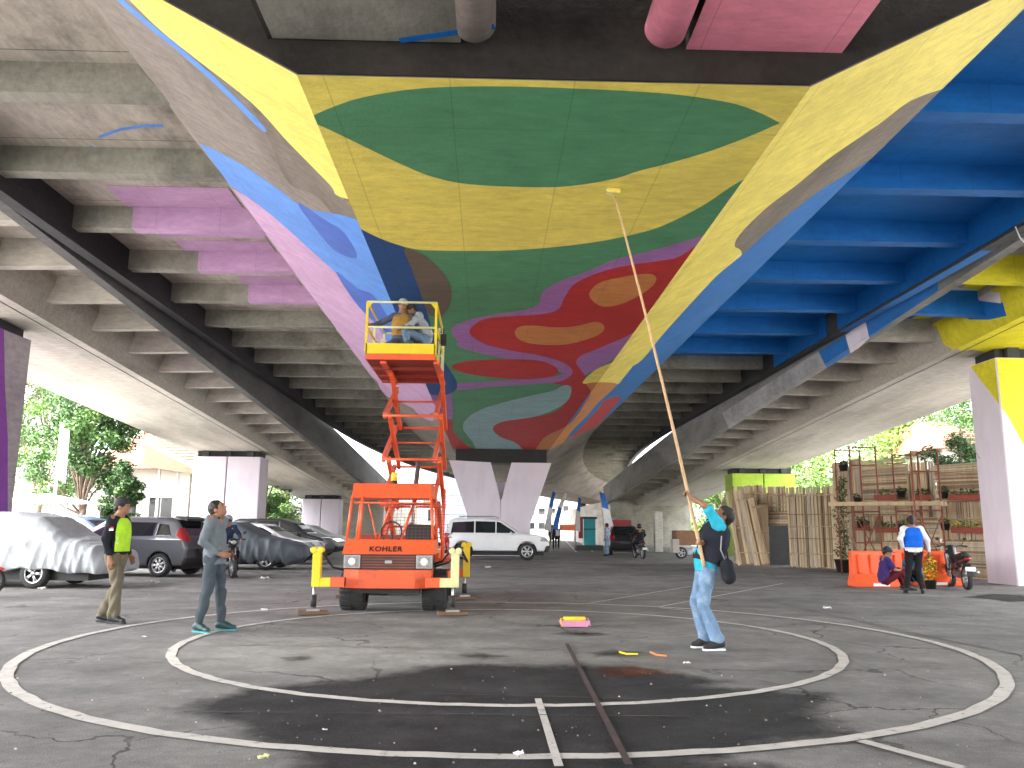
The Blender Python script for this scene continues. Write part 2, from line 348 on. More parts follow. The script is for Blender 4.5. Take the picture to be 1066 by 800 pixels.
# wet patch soaking the asphalt round the near arc
M_WET = mat('wet_asphalt', (.034, .034, .036), .7, .25, 2.2, .4, 150, col2=(.05, .05, .052), c2scale=1.1, spec=.15)
add_grit(M_WET, .6, 1.5, 90)
def jag(pts, n=7, amp=.02, seed=1):
    rnd = random.Random(seed); out = []
    for i in range(len(pts)):
        a, b = Vector(pts[i]), Vector(pts[(i + 1) % len(pts)]); L = (b - a).length
        for k in range(n):
            p = a.lerp(b, k / n); out.append((p.x + rnd.uniform(-1, 1) * amp * min(L, 1.5), p.y + rnd.uniform(-1, 1) * amp * min(L, 1.5)))
    return out
def soft_mat(m):
    t = m.node_tree; N = t.nodes; L = t.links; b = N['Principled BSDF']
    at = N.new('ShaderNodeAttribute'); at.attribute_name = 'edge'; tc = N.new('ShaderNodeTexCoord'); n = N.new('ShaderNodeTexNoise'); n.inputs['Scale'].default_value = 3.2; n.inputs['Detail'].default_value = 9; n.inputs['Roughness'].default_value = .68; L.new(tc.outputs['Object'], n.inputs[0])
    m1 = N.new('ShaderNodeMath'); m1.operation = 'MULTIPLY_ADD'; m1.inputs[1].default_value = .62; m1.inputs[2].default_value = -.31; L.new(n.outputs[0], m1.inputs[0])
    m2 = N.new('ShaderNodeMath'); m2.operation = 'ADD'; L.new(m1.outputs[0], m2.inputs[0]); L.new(at.outputs['Fac'], m2.inputs[1])
    mr = N.new('ShaderNodeMapRange'); mr.inputs[1].default_value = -.08; mr.inputs[2].default_value = .24; mr.inputs[3].default_value = 0; mr.inputs[4].default_value = 1; L.new(m2.outputs[0], mr.inputs[0])
    n2 = N.new('ShaderNodeTexNoise'); n2.inputs['Scale'].default_value = 1.3; n2.inputs['Detail'].default_value = 6; L.new(tc.outputs['Object'], n2.inputs[0]); r2 = N.new('ShaderNodeMapRange'); r2.inputs[1].default_value = .35; r2.inputs[2].default_value = .6; r2.inputs[3].default_value = .78; r2.inputs[4].default_value = .97; L.new(n2.outputs[0], r2.inputs[0])
    m3 = N.new('ShaderNodeMath'); m3.operation = 'MULTIPLY'; L.new(mr.outputs[0], m3.inputs[0]); L.new(r2.outputs[0], m3.inputs[1]); L.new(m3.outputs[0], b.inputs['Alpha'])
def sheet(name, px, z, m, n=7, amp=.02, seed=1, kind='structure'):
    P = np.array([tuple(S(x, y, z))[:2] for x, y in px]); h = .06 if np.ptp(P[:, 0]) > 4 else .03; lo = P.min(0) - .35; hi = P.max(0) + .35; nx, ny = np.ceil((hi - lo) / h).astype(int) + 1
    X, Y = np.meshgrid(lo[0] + h * np.arange(nx), lo[1] + h * np.arange(ny), indexing='ij'); d = -polysdf(P, X, Y)
    idx = np.arange(nx * ny).reshape(nx, ny); Q = np.stack([idx[:-1, :-1], idx[1:, :-1], idx[1:, 1:], idx[:-1, 1:]], -1).reshape(-1, 4); keep = (d > -.4).ravel()[Q].any(1)
    V = np.stack([X.ravel(), Y.ravel(), np.full(nx * ny, z)], 1); o = mesh_obj(name, V, Q[keep], m, None, False)
    at = o.data.attributes.new('edge', 'FLOAT', 'POINT'); at.data.foreach_set('value', d.ravel().astype(np.float32)); return tag(o, kind=kind)
soft_mat(M_WET)
sheet('wet_patch', [(180, 737), (215, 728), (262, 716), (330, 709), (395, 703), (440, 694), (480, 691), (526, 691), (575, 693), (612, 692), (650, 694), (690, 699), (725, 703), (764, 708), (742, 714), (800, 718), (866, 722), (872, 733), (850, 745), (880, 752), (893, 768), (828, 773), (770, 786), (745, 793), (810, 795), (850, 812), (840, 880), (540, 900), (380, 860), (300, 800), (262, 772), (230, 752)], .004, M_WET, 9, .06, 3)
sheet('wet_patch', [(480, 683), (500, 680), (530, 683), (505, 687)], .004, M_WET, 6, .08, 5)
sheet('wet_patch', [(612, 680), (640, 677), (668, 679), (650, 683), (622, 684)], .004, M_WET, 6, .08, 6)
sheet('wet_patch', [(292, 684), (318, 682), (330, 685), (306, 688)], .004, M_WET, 6, .08, 8)
sheet('wet_patch', [(575, 660), (600, 657), (630, 660), (605, 663)], .004, M_WET, 6, .08, 9)
sheet('wet_patch', [(1000, 622), (1030, 618), (1066, 620), (1090, 626), (1050, 627), (1030, 624)], .004, M_WET, 8, .08, 10)
M_RSP = mat('rust_spill', (.13, .035, .015), .5, .3, 3); M_BSP = mat('blue_spill', (.03, .05, .12), .5, .3, 3); soft_mat(M_RSP); soft_mat(M_BSP)
sheet('paint_spill', [(628, 696), (655, 694), (690, 697), (700, 703), (660, 705), (630, 703)], .008, M_RSP, 8, .08, 11)
sheet('paint_spill', [(650, 708), (672, 707), (676, 711), (655, 712)], .008, M_BSP, 8, .08, 12)
# painted court lines
M_LINE = mat('worn_white_line', (.50, .475, .44), .8, .12, 6, .3, 80, col2=(.22, .21, .20), c2scale=9, c2lo=.56, c2hi=.68)
M_FAINT = mat('faint_line', (.22, .215, .21), .85, .2, 6, .2, 80, col2=(.12, .12, .118), c2scale=5, c2lo=.4, c2hi=.55)
M_REDL = mat('worn_red_line', (.075, .036, .035), .8, .3, 5, col2=(.045, .036, .036), c2scale=7, c2lo=.42, c2hi=.56)
def ring(name, r, w_, a0=0, a1=360, n=160, z=.008):
    mb = MB(); vs = []; cx, cy = .25, 10.18
    for i in range(n + 1):
        t = R(a0 + (a1 - a0) * i / n); j = .008 * math.sin(i * 1.7) + .005 * math.sin(i * 3.1)
        for rr in (r - w_ / 2 + j, r + w_ / 2 + j * .6): vs.append((cx + rr * math.cos(t), cy + rr * math.sin(t), z))
    mb.add(vs, [(2 * i, 2 * i + 1, 2 * i + 3, 2 * i + 2) for i in range(n)], M_LINE); return tag(mb.build(name), kind='structure')
ring('court_circle', 3.74, .10); ring('court_circle', 5.14, .115)
def gline(p0, p1, w_, m=M_LINE, z=.012, name='court_line'):
    a, b = S(*p0), S(*p1); d = (b - a); d.z = 0; nrm = Vector((-d.y, d.x, 0)).normalized() * w_ / 2; up = Vector((0, 0, z))
    n = max(2, int(d.length / .4)); vs = []
    for i in range(n + 1):
        p = a.lerp(b, i / n); j = .004 * math.sin(i * 2.3)
        vs += [p - nrm * (1 + j * 8) + up, p + nrm * (1 - j * 8) + up]
    mb = MB(); mb.add(vs, [(2 * i, 2 * i + 1, 2 * i + 3, 2 * i + 2) for i in range(n)], m); return tag(mb.build(name), kind='structure')
gline((560, 729), (582, 800), .052)
gline((896, 773), (1003, 802), .09)
gline((684, 633), (742, 622), .06); gline((742, 622), (815, 608), .06)
gline((688, 634), (720, 637), .05)
gline((527, 629), (606, 630), .05, z=.016); gline((606, 630), (720, 611), .05)
gline((240, 672), (610, 677), .03, M_FAINT); M_FD = mat('faint_line_wet', (.07, .07, .07), .85, .2, 6, col2=(.035, .035, .035), c2scale=5, c2lo=.4, c2hi=.55); gline((190, 743), (720, 748), .02, M_FD, z=.016)
gline((250, 650), (860, 653), .03, M_FAINT, z=.02); gline((780, 620), (930, 655), .04, M_FAINT); gline((930, 655), (1100, 690), .04, M_FAINT)
gline((430, 724), (700, 731), .02, M_FD, z=.02)
gline((590, 672), (655, 800), .045, M_REDL, z=.02)
gline((735, 588), (850, 592), .22, mat('kerb_strip', (.36, .35, .33), .8, .15, 4), z=.006, name='pale_strip')
gline((600, 562), (618, 575), .12, z=.006); gline((588, 562), (600, 575), .12, z=.006)
# ------------------------------------------------------------------ central flyover
from mathutils.geometry import tessellate_polygon
Y0 = S(572, 84, 5.6).y; YP = 42.0
def off(Y): return 0 if Y < YP else 2.6 * ((Y - YP) / 30) ** 2
def loft(mb, sec, ys, m, f=None, closed=True, cap=True, smooth=False):
    vs = []; n = len(sec)
    for y in ys:
        dx, dz = f(y) if f else (0, 0)
        vs += [(x + dx, y, z + dz) for x, z in sec]
    fs = [(i * n + j, i * n + (j + 1) % n, (i + 1) * n + (j + 1) % n, (i + 1) * n + j) for i in range(len(ys) - 1) for j in range(n if closed else n - 1)]
    if cap and closed: fs += [tuple(range(n)), tuple((len(ys) - 1) * n + j for j in range(n))[::-1]]
    mb.add(vs, fs, m, smooth)
GC = -.0055
cf = lambda y: (off(y), GC * (y - Y0))
ysC = [Y0, YP] + [YP + 4 * i for i in range(1, 24)]
fly = thing('flyover', 'central concrete flyover overhead, its box girder covered in a bright mural', 'flyover', (0, 0, 0))
mb = MB(); loft(mb, [(-1.9, 5.6), (3.1, 5.6), (5.87, 7.05), (6.25, 7.52), (6.25, 7.75), (-4.85, 7.75), (-4.85, 7.52), (-4.45, 7.05)], ysC, M_WEB, cf); mb.build('box_girder', fly)
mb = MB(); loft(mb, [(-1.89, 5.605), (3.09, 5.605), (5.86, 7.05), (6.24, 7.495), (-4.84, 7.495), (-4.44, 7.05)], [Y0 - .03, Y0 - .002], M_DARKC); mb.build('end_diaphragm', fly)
mb = MB(); loft(mb, [(-8.38, 7.5), (9.78, 7.5), (9.78, 7.8), (-8.38, 7.8)], ysC, M_CONC, cf); mb.build('deck_slab', fly)
BLUE_END = 27.6
for side, x0, x1, mm in ((-1, -8.4, -8.14, M_EDGE), (1, 9.54, 9.8, M_EDGE)):
    mb = MB(); loft(mb, [(x0, 6.8), (x1, 6.8), (x1, 7.95), (x0, 7.95)], ysC, mm, cf)
    mb.build('edge_beam', fly)
mb = MB()
for (xa, xb, ya, yb, za, zb_) in ((9.5, 9.534, 10, 21.5, 6.86, 7.49), (9.5, 9.534, 22.3, BLUE_END - 1, 6.86, 7.49), (9.55, 9.79, 15.0, 21.5, 6.793, 6.797)): loft(mb, [(xa, za), (xb, za), (xb, zb_), (xa, zb_)], [ya, yb], BLU, cf)

mb.build("painted_beam_face", fly)
# ribs under the cantilevers
y = Y0 + .5; k = 0; ribY = []
while y < 104: ribY.append(y); y += 2.5
def rib(x0, x1, y, m, name='rib', parent=fly, zb=7.05, zt=7.55, t=.28, dx=0, hl=None, hr=None):
    gz = GC * (y - Y0); zb += gz; zt += gz
    mb = MB(); hl = zb if hl is None else hl; hr = zb if hr is None else hr
    mb.prism([(x0 + dx, hl), (x1 + dx, hr), (x1 + dx, zt), (x0 + dx, zt)], 'y', y, y + t, m)
    return mb
for y in ribY:
    d = off(y); purple = 14.5 < y < 21.6
    if purple:
        xs = -7.0 if y < 17 else (-6.6 if y < 19.5 else -6.2)
        mb = rib(-8.2, xs, y, M_RIB); mb2 = rib(xs, -4.35, y, pigment('lilac_pink_paint', (.52, .32, .52)))
        mb.add(mb2.v, mb2.f, mb2.ms[0])
    else: mb = rib(-8.2, -4.35, y, M_RIB, dx=d)
    mb.build('rib', fly)
    mb = rib(5.75, 9.6, y, BLU if Y0 + 1 < y < BLUE_END else M_RIB, dx=d); mb.build('rib', fly)
mb = MB()
for a, b in zip([Y0 + .2] + [q + .281 for q in ribY], ribY):
    if b > BLUE_END + 1: break
    loft(mb, [(6.26, 7.49), (9.53, 7.49), (9.53, 7.497), (6.26, 7.497)], [max(a, Y0 + 1.2), b - .002], BLU, cf)
mb.build('painted_slab', fly)
mb = MB()
for a, b, xs in ((14.3 + 0, 16.9, -7.1), (17.1, 19.4, -6.9), (19.6, 21.6, -6.3)):
    for r0, r1 in zip(ribY, ribY[1:]):
        lo_, hi_ = max(a, r0 + .281), min(b, r1 - .002)
        if hi_ - lo_ > .1: loft(mb, [(xs, 7.49), (-4.87, 7.49), (-4.87, 7.497), (xs, 7.497)], [lo_, hi_], PNK, cf)
mb.build('painted_slab', fly)
# -- the mural: outlines of paint laid on the soffit and the two sloping webs
class Pl:
    def __init__(s, O, u, v, b): s.O = Vector(O); s.u = Vector(u).normalized(); s.v = Vector(v).normalized(); s.b = b; s.n = s.u.cross(s.v).normalized(); s.n = s.n if s.n.dot(EYE - s.O) > 0 else -s.n
    def hit(s, px, py):
        d = ray(px, py); k = d.dot(s.n)
        if abs(k) < 1e-6: return None
        t = (s.O - EYE).dot(s.n) / k
        if t <= 0: return None
        p = EYE + d * t - s.O; a, b, g = p.dot(s.u), p.dot(s.v), s.u.dot(s.v); return ((a - b * g) / (1 - g * g), (b - a * g) / (1 - g * g))
    def pt(s, u, v, lay): return s.O + s.u * u + s.v * v + s.n * (.002 + .0005 * lay)
def clip(P, b):
    for ax, lim, sg in ((0, b[0], 1), (0, b[1], -1), (1, b[2], 1), (1, b[3], -1)):
        Q = []
        for i in range(len(P)):
            a, c = P[i - 1], P[i]; ia, ic = sg * (a[ax] - lim) >= 0, sg * (c[ax] - lim) >= 0
            if ia != ic:
                t = (lim - a[ax]) / (c[ax] - a[ax]); Q.append((a[0] + t * (c[0] - a[0]), a[1] + t * (c[1] - a[1])))
            if ic: Q.append(c)
        P = Q
        if len(P) < 3: return []
    return P
def smooth(pts, n=5):
    out = []; K = len(pts)
    for i in range(K):
        p0, p1, p2, p3 = [np.array(pts[(i + j) % K], float) for j in (-1, 0, 1, 2)]
        for k in range(n):
            t = k / n; out.append(tuple(.5 * ((2 * p1) + (p2 - p0) * t + (2 * p0 - 5 * p1 + 4 * p2 - p3) * t * t + (3 * p1 - p0 - 3 * p2 + p3) * t ** 3)))
    return out
def paint(mb, planes, pts, m, lay, sm=True):
    q = smooth(pts) if sm else pts
    for pl in planes:
        H = [pl.hit(*p) for p in q]
        if any(h is None or abs(h[0]) > 400 for h in H): continue
        H = clip(H, pl.b)
        if not H: continue
        o = [H[0]]
        for h in H[1:]:
            if abs(h[0] - o[-1][0]) + abs(h[1] - o[-1][1]) > 1e-5: o.append(h)
        if len(o) < 3: continue
        tri = tessellate_polygon([[Vector((a, b, 0)) for a, b in o]])
        mb.add([pl.pt(a, b, lay) for a, b in o], [list(t) for t in tri], m)
def flat(mb, pl, b, m, lay=0): mb.add([pl.pt(b[0], b[2], lay), pl.pt(b[1], b[2], lay), pl.pt(b[1], b[3], lay), pl.pt(b[0], b[3], lay)], [(0, 1, 2, 3)], m)
def stroke(pts, w_):
    L_, R_ = [], []; pts = [Vector(p) for p in pts]
    for i, p in enumerate(pts):
        d = (pts[min(i + 1, len(pts) - 1)] - pts[max(i - 1, 0)]).normalized(); n = Vector((-d.y, d.x)) * w_ / 2; L_.append(tuple(p + n)); R_.append(tuple(p - n))
    return L_ + R_[::-1]
PS = Pl((-1.9, 0, 5.6 - GC * Y0), (0, 1, GC), (1, 0, 0), (Y0, YP, 0, 5.0))
LW = Pl((-1.9, 0, 5.6 - GC * Y0), (0, 1, GC), (-2.55, 0, 1.45), (Y0, YP, 0, 2.933))
RW = Pl((3.1, 0, 5.6 - GC * Y0), (0, 1, GC), (2.77, 0, 1.45), (Y0, YP, 0, 3.126))
M_WBRN = concrete('scraped_web_concrete', (.25, .215, .18), (.12, .10, .085), (1, .2, 1), lo=.42)
mu = MB()
flat(mu, PS, PS.b, GRN)
paint(mu, [PS], [(250, 60), (900, 60), (900, 150), (830, 150), (785, 180), (760, 195), (730, 215), (690, 235), (660, 244), (620, 252), (570, 258), (520, 261), (460, 261), (430, 259), (400, 250), (375, 238), (352, 222), (300, 200), (240, 150)], YEL, 1)
def smooth_open(p, n=5): q = [p[0]] + p + [p[-1]]; r = smooth(q, n); return r[n:n * (len(p))] + [p[-1]]
paint(mu, [PS], smooth_open([(318, 124), (345, 112), (375, 102), (420, 94), (465, 90.5), (530, 90), (620, 93), (700, 98), (760, 107), (790, 117), (812, 128)]) + smooth_open([(811, 128.5), (780, 142), (740, 157), (700, 169), (665, 178), (640, 186), (600, 193), (560, 195), (490, 192), (450, 184), (420, 172), (380, 153), (345, 136), (319, 124.5)]), GRN, 2, False)
paint(mu, [PS], [(760, 205), (743, 238), (700, 255), (641, 270), (613, 282), (585, 292), (565, 304), (556, 320), (507, 329), (480, 336), (470, 345), (484, 360), (524, 371), (560, 374), (590, 390), (620, 385), (700, 330), (760, 250)], PUR, 2)
paint(mu, [PS], [(740, 245), (709, 266), (690, 271), (640, 279), (602, 293), (588, 309), (582, 321), (565, 327), (511, 331), (494, 338), (489, 347), (504, 358), (531, 365), (561, 370), (585, 377), (596, 386), (590, 394), (572, 398), (590, 403), (592, 412), (575, 430), (524, 439), (513, 446), (521, 455), (536, 461), (543, 476), (561, 476), (600, 440), (616, 408), (608, 390), (600, 378), (606, 370), (630, 360), (660, 346), (684, 326), (700, 297), (722, 262)], RED, 3)
paint(mu, [PS], stroke([(480, 359), (524, 370), (560, 374), (585, 381), (592, 387), (583, 394), (555, 397), (510, 400), (474, 403)], 6), PUR, 4)
paint(mu, [PS], [(470, 382), (487, 376), (524, 374), (558, 375), (575, 380), (581, 386), (575, 392), (541, 395), (491, 390)], RED, 5)
paint(mu, [PS], [(614, 304), (625, 294), (650, 288), (675, 285), (683, 289), (680, 297), (665, 308), (645, 317), (627, 319), (616, 312)], ORG, 5)
paint(mu, [PS], [(536, 346), (541, 340), (555, 339), (582, 341), (602, 339), (619, 335), (628, 338), (627, 346), (609, 354), (585, 359), (555, 358), (540, 353)], ORG, 5)
paint(mu, [PS], [(595, 405), (588, 401), (575, 407), (548, 413), (507, 424), (487, 435), (482, 446), (491, 459), (505, 476), (546, 476), (538, 462), (521, 455), (513, 446), (524, 439), (560, 433), (588, 420)], SKB, 6)
paint(mu, [PS], [(440, 438), (469, 437), (472, 449), (484, 462), (500, 476), (440, 476)], RED, 6)
paint(mu, [PS], [(430, 404), (466, 405), (471, 420), (469, 437), (440, 438)], PUR, 6)
paint(mu, [PS], [(340, 215), (355, 224), (375, 238), (400, 250), (423, 259), (426, 270), (436, 294), (446, 330), (456, 365), (476, 404), (440, 407), (390, 350)], DBL, 7)
paint(mu, [PS], [(421, 259), (443, 267), (463, 287), (470, 304), (467, 319), (458, 330), (446, 326), (436, 300), (428, 278)], BRN, 8)
paint(mu, [PS, RW], [(607, 397), (620, 385), (636, 378), (654, 372), (668, 362), (690, 335), (717, 300), (735, 270), (745, 276), (717, 315), (690, 348), (664, 375), (650, 392), (640, 401), (612, 400)], YEL, 9)
paint(mu, [PS, RW], [(612, 399), (641, 399), (636, 407), (622, 420), (612, 432), (598, 446), (588, 458), (574, 476), (556, 476), (566, 456), (592, 442), (609, 420), (615, 408)], ORG, 10)
# left web
paint(mu, [LW], [(100, -40), (135, 0), (170, 34), (205, 62), (262, 107), (300, 148), (343, 192), (352, 204), (385, 215), (330, 60), (200, -60)], YEL, 1)
paint(mu, [LW], stroke([(112, -14), (125, 0), (160, 30), (192, 56), (228, 88), (272, 132)], 5), LBL, 2)
paint(mu, [LW], [(262, 108), (300, 148), (343, 192), (352, 204), (385, 215), (385, 240), (357, 233), (330, 205), (300, 190), (282, 150)], M_WBRN, 1)
paint(mu, [LW], [(150, 125), (184, 146), (209, 150), (253, 172), (290, 197), (320, 217), (385, 238), (425, 330), (460, 396), (425, 384), (382, 324), (355, 290), (334, 270), (270, 214), (202, 169)], LBL, 2)
paint(mu, [LW], [(310, 211), (340, 230), (359, 243), (372, 268), (350, 262), (330, 240)], mat('deep_blue_patch', (.03, .10, .45), .6, .2, 2), 3)
paint(mu, [LW], [(350, 283), (372, 300), (391, 310), (415, 352), (395, 340), (370, 315)], mat('deep_blue_patch', (.03, .10, .45), .6, .2, 2), 3)
paint(mu, [LW], [(130, 90), (202, 169), (270, 214), (334, 270), (355, 290), (382, 324), (425, 384), (460, 400), (450, 430), (415, 418), (398, 409), (391, 395), (371, 385), (352, 374), (300, 330), (100, 100)], PNK, 2)
paint(mu, [LW], [(425, 402), (440, 420), (452, 438), (436, 432), (420, 410)], PNK, 3)
# right web
flat(mu, RW, (Y0, 40, 0, 3.126), BLU)
paint(mu, [RW], [(790, 60), (1110, -60), (1120, -40), (988, 86), (985, 91), (948, 105), (914, 130), (863, 165), (830, 192), (796, 218), (766, 250), (773, 264), (750, 282), (717, 315), (690, 348), (664, 375), (646, 395), (630, 392), (640, 360), (700, 280)], YEL, 2)
paint(mu, [RW], [(1000, 80), (985, 91), (948, 105), (914, 130), (863, 165), (830, 192), (796, 218), (766, 250), (773, 264), (800, 240), (847, 203), (880, 182), (914, 160), (960, 122)], M_WBRN, 3)
paint(mu, [RW], [(715, 378), (708, 388), (692, 402), (672, 408), (650, 421), (628, 440), (600, 464), (584, 478), (640, 478), (700, 430), (760, 370)], M_WEB, 4, False)
paint(mu, [RW], [(646, 414), (630, 417), (622, 427), (603, 447), (588, 462), (580, 474), (590, 472), (606, 458), (626, 438)], RED, 5)
SP = Pl((0, 0, 7.5 - GC * Y0), (0, 1, GC), (1, 0, 0), (Y0 + 1, YP, -8.1, -4.9))
for st in ([(170, 131), (150, 131), (125, 135), (103, 143)], [(96, 152), (88, 164), (80, 174)], [(45, 178), (36, 182), (33, 192), (34, 210)]): paint(mu, [SP], stroke(st, 3), LBL, 0, False)
paint(mu, [RW], [(738, 258), (772, 262), (745, 288), (717, 318), (690, 348), (664, 378), (640, 380), (690, 305)], YEL, 11)
mu.build('mural', fly, fixn=False)
# ------------------------------------------------------------------ span over the camera: two flat panels with rounded pipes
near = thing('approach_span', 'dark near span overhead with a grey and a pink panel hanging under it', 'flyover')
mb = MB(); mb.box(-8.4, 9.8, -60, Y0 - .25, 7.3, 7.8, M_DARKC); mb.build('deck_slab', near)  # slab and panels run on unseen behind the camera to block light
def panel(pts, zb, m, name):
    a, b, c = pts; mb = MB()    # left corner, right corner, z
    p, q = S(*a, zb), S(*b, zb); yy = min(p.y, q.y)
    mb.box(p.x, q.x, -58, yy, zb, zb + .42, m); return mb
P1a, P1b = S(279, 41, 5.95), S(480, 47, 5.95)
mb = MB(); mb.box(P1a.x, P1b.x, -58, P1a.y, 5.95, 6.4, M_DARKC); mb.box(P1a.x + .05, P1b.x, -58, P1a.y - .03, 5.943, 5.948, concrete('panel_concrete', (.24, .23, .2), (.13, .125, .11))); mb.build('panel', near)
mb = MB(); a = P1a.x + 1.75; b_ = S(415, 47, 5.9); mb.prism([(0, 0), (1, 0), (1, .1), (0, .1)], 'z', 5.935, 5.938, BLU, Matrix.Translation((b_.x, b_.y - .05, 0)) @ Matrix.Rotation(R(-16), 4, 'Z') @ Matrix.Diagonal((.95, .8, 1, 1))); mb.build('paint_stroke', near)
P2a, P2b = S(712, 56, 5.95), S(872, 62, 5.95)
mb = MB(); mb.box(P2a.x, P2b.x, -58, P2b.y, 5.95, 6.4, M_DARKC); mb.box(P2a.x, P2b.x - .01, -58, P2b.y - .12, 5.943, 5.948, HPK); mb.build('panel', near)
for px, m, e in ((494, M_WEB, 45), (693, HPK, 51)):
    p = S(px, e, 5.85); mb = MB(); mb.tube([(p.x, p.y, 6.05), (p.x, -58, 6.05)], .2, m, 24); mb.build('round_beam', near)
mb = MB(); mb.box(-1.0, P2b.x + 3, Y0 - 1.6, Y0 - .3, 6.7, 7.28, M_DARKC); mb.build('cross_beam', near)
# ------------------------------------------------------------------ side ramps, both falling away from the camera
G = -.058
M_RBEAM = concrete('grey_beam_concrete', (.24, .235, .225), (.11, .11, .105), (1, .3, 1), lo=.45); M_LBEAM = concrete('dark_beam_concrete', (.12, .12, .118), (.05, .05, .05), (1, .3, 1), lo=.45)
def ramp(name, label, sx, xi, xs0, xs1, xo, Yend):
    t = thing(name, label, 'ramp bridge'); rf = lambda y: (0, G * y); ys = [-60, Yend]  # ramps lengthened out of view behind to cut light from there
    def sec(P): return [(sx * x, z) for x, z in P]
    mb = MB(); loft(mb, sec([(xs0, 7.46), (xs1, 7.46), (xs1 + .4, 8.3), (xs1 + .4, 8.72), (xs0 - .3, 8.72), (xs0 - .3, 8.3)]), ys, M_SOFF, rf); mb.build('box_girder', t)
    mb = MB(); loft(mb, sec([(xi + .02, 8.5), (xo - .02, 8.5), (xo - .02, 8.7), (xi + .02, 8.7)]), ys, M_CONC, rf); mb.build('deck_slab', t)
    mb = MB(); loft(mb, sec([(xi, 7.67), (xi + .25, 7.67), (xi + .25, 9.3), (xi, 9.3)]), ys, M_RBEAM if sx > 0 else M_LBEAM, rf); mb.build('edge_beam', t)
    mb = MB(); loft(mb, sec([(xo - .22, 8.2), (xo, 8.2), (xo, 9.3), (xo - .22, 9.3)]), ys, M_SOFF, rf); mb.build('parapet', t)
    mb = MB(); loft(mb, sec([(xs0 + .28, 7.452), (xs0 + .31, 7.452), (xs0 + .31, 7.457), (xs0 + .28, 7.457)]), ys, M_BLK, rf); mb.build('drip_groove', t)
    y = -8
    while y < Yend - 1:
        mb = MB(); zz = G * y
        P = [(sx * (xi + .2), 7.9 + zz), (sx * (xs0 - .12), 7.85 + zz), (sx * (xs0 - .12), 8.55 + zz), (sx * (xi + .2), 8.55 + zz)]
        mb.prism(P, 'y', y, y + .28, M_SOFF if sx < 0 or not 15.5 < y < 20.5 else (YEL2 if y < 18.5 else BLU)); mb.build('rib', t); y += 2.3
    return t
rl = ramp('ramp_bridge', 'grey ramp bridge overhead on the left, above the row of parked cars', -1, 8.55, 11.0, 15.0, 15.9, 72)
rr = ramp('ramp_bridge', 'ramp bridge overhead on the right with blue and yellow paint patches', 1, 10.05, 12.6, 16.6, 17.5, 72)
# paint patches on the right ramp
def rpl(x0, z0, x1, z1, y0, y1):
    v = Vector((x1 - x0, 0, z1 - z0)); return Pl((x0, 0, z0), (0, 1, G), v, (y0, y1, 0, v.length))
RS = rpl(12.6, 7.46, 16.6, 7.46, 8, 60); RI = rpl(12.6, 7.46, 12.3, 8.3, 8, 60); RB = rpl(10.05, 7.67, 10.05, 9.2, 8, 60); RBu = rpl(10.05, 7.67, 10.3, 7.67, 8, 60); RD = rpl(10.3, 8.5, 12.3, 8.5, 8, 60)
mb = MB()
paint(mb, [RS], [(1120, 270), (995, 361), (1000, 366), (1013, 364), (1030, 368), (1080, 395), (1200, 380), (1200, 250)], YEL2, 1, False)
for pl_ in (RI, RD):
    paint(mb, [pl_], [(935, 330), (985, 318), (1010, 292), (1066, 280), (1110, 270), (1110, 305), (1066, 330), (1000, 369), (982, 358), (975, 340)], YEL2, 1, False)
    paint(mb, [pl_], [(908, 350), (937, 324), (975, 309), (1044, 315), (1048, 329), (1030, 333), (1009, 333), (997, 324), (975, 325), (952, 330), (925, 348)], BLU, 2, False)
    paint(mb, [pl_], [(972, 308), (987, 298), (1041, 305), (1042, 316), (1010, 312)], M_LILAC, 3, False)
paint(mb, [RBu, RB], [(852, 366), (880, 349), (886, 372), (862, 386)], BLU, 1, False)
paint(mb, [RBu, RB], [(880, 349), (901, 334), (905, 352), (886, 370)], M_LILAC, 2, False)
paint(mb, [RBu, RB], [(901, 334), (975, 285), (977, 302), (905, 352)], BLU, 1, False)
paint(mb, [RBu, RB], [(852, 366), (862, 386), (760, 450), (752, 430)], concrete('washed_lilac_concrete', (.40, .39, .40), (.25, .25, .25), lo=.45), 1, False)
mb.build('paint_patch', rr, fixn=False)
# ------------------------------------------------------------------ piers
def bearings(t, x0, x1, y0, y1, z0, z1, n):
    mb = MB(); mb.box(x0 + .12, x1 - .12, y0 + .2, y1 - .2, z0, z1, M_BLK); mb.build('bearing_gap_shade', t)  # black block paints the shade of the gap over the column
    for i in range(n):
        x = x0 + (x1 - x0) * (i + .5) / n; mb = MB(); mb.box(x - .16, x + .16, y0 + .04, y0 + .5, z0, z1 - .01, M_EDGE); mb.build('bearing', t)
def pier(label, px0, px1, Y, ztop, m_front, m_side, gap, th=1.5, x=None):
    x0, x1 = x if x else (XX(px0, Y), XX(px1, Y))
    t = thing('bridge_pier', label, 'pier', ((x0 + x1) / 2, Y, 0)); w_ = (x1 - x0) / 2; c = .03
    mb = MB()
    for a, b in ((-w_, -.03), (.03, w_)):
        l = c if a < -.1 else .02; r = c if b > .1 else .02
        mb.prism([(a, l), (a + l, 0), (b - r, 0), (b, r), (b, th - .03), (b - .03, th), (a + .03, th), (a, th - .03)], 'z', 0, ztop - .30, m_front)
    mb.box(-w_ + .03, w_ - .03, .12, th - .12, 0, ztop - .33, m_side)
    mb.build('column', t)
    bearings(t, -w_, w_, 0, th, ztop - .30, ztop + .02, 3)
    return t
zr = lambda Y: 7.46 + G * Y
p = pier('nearest left pier, painted violet, cut by the left edge of the picture', 0, 0, 19.5, zr(19.5), VIO, M_LILAC, 1, x=(-15.0, -11.9))
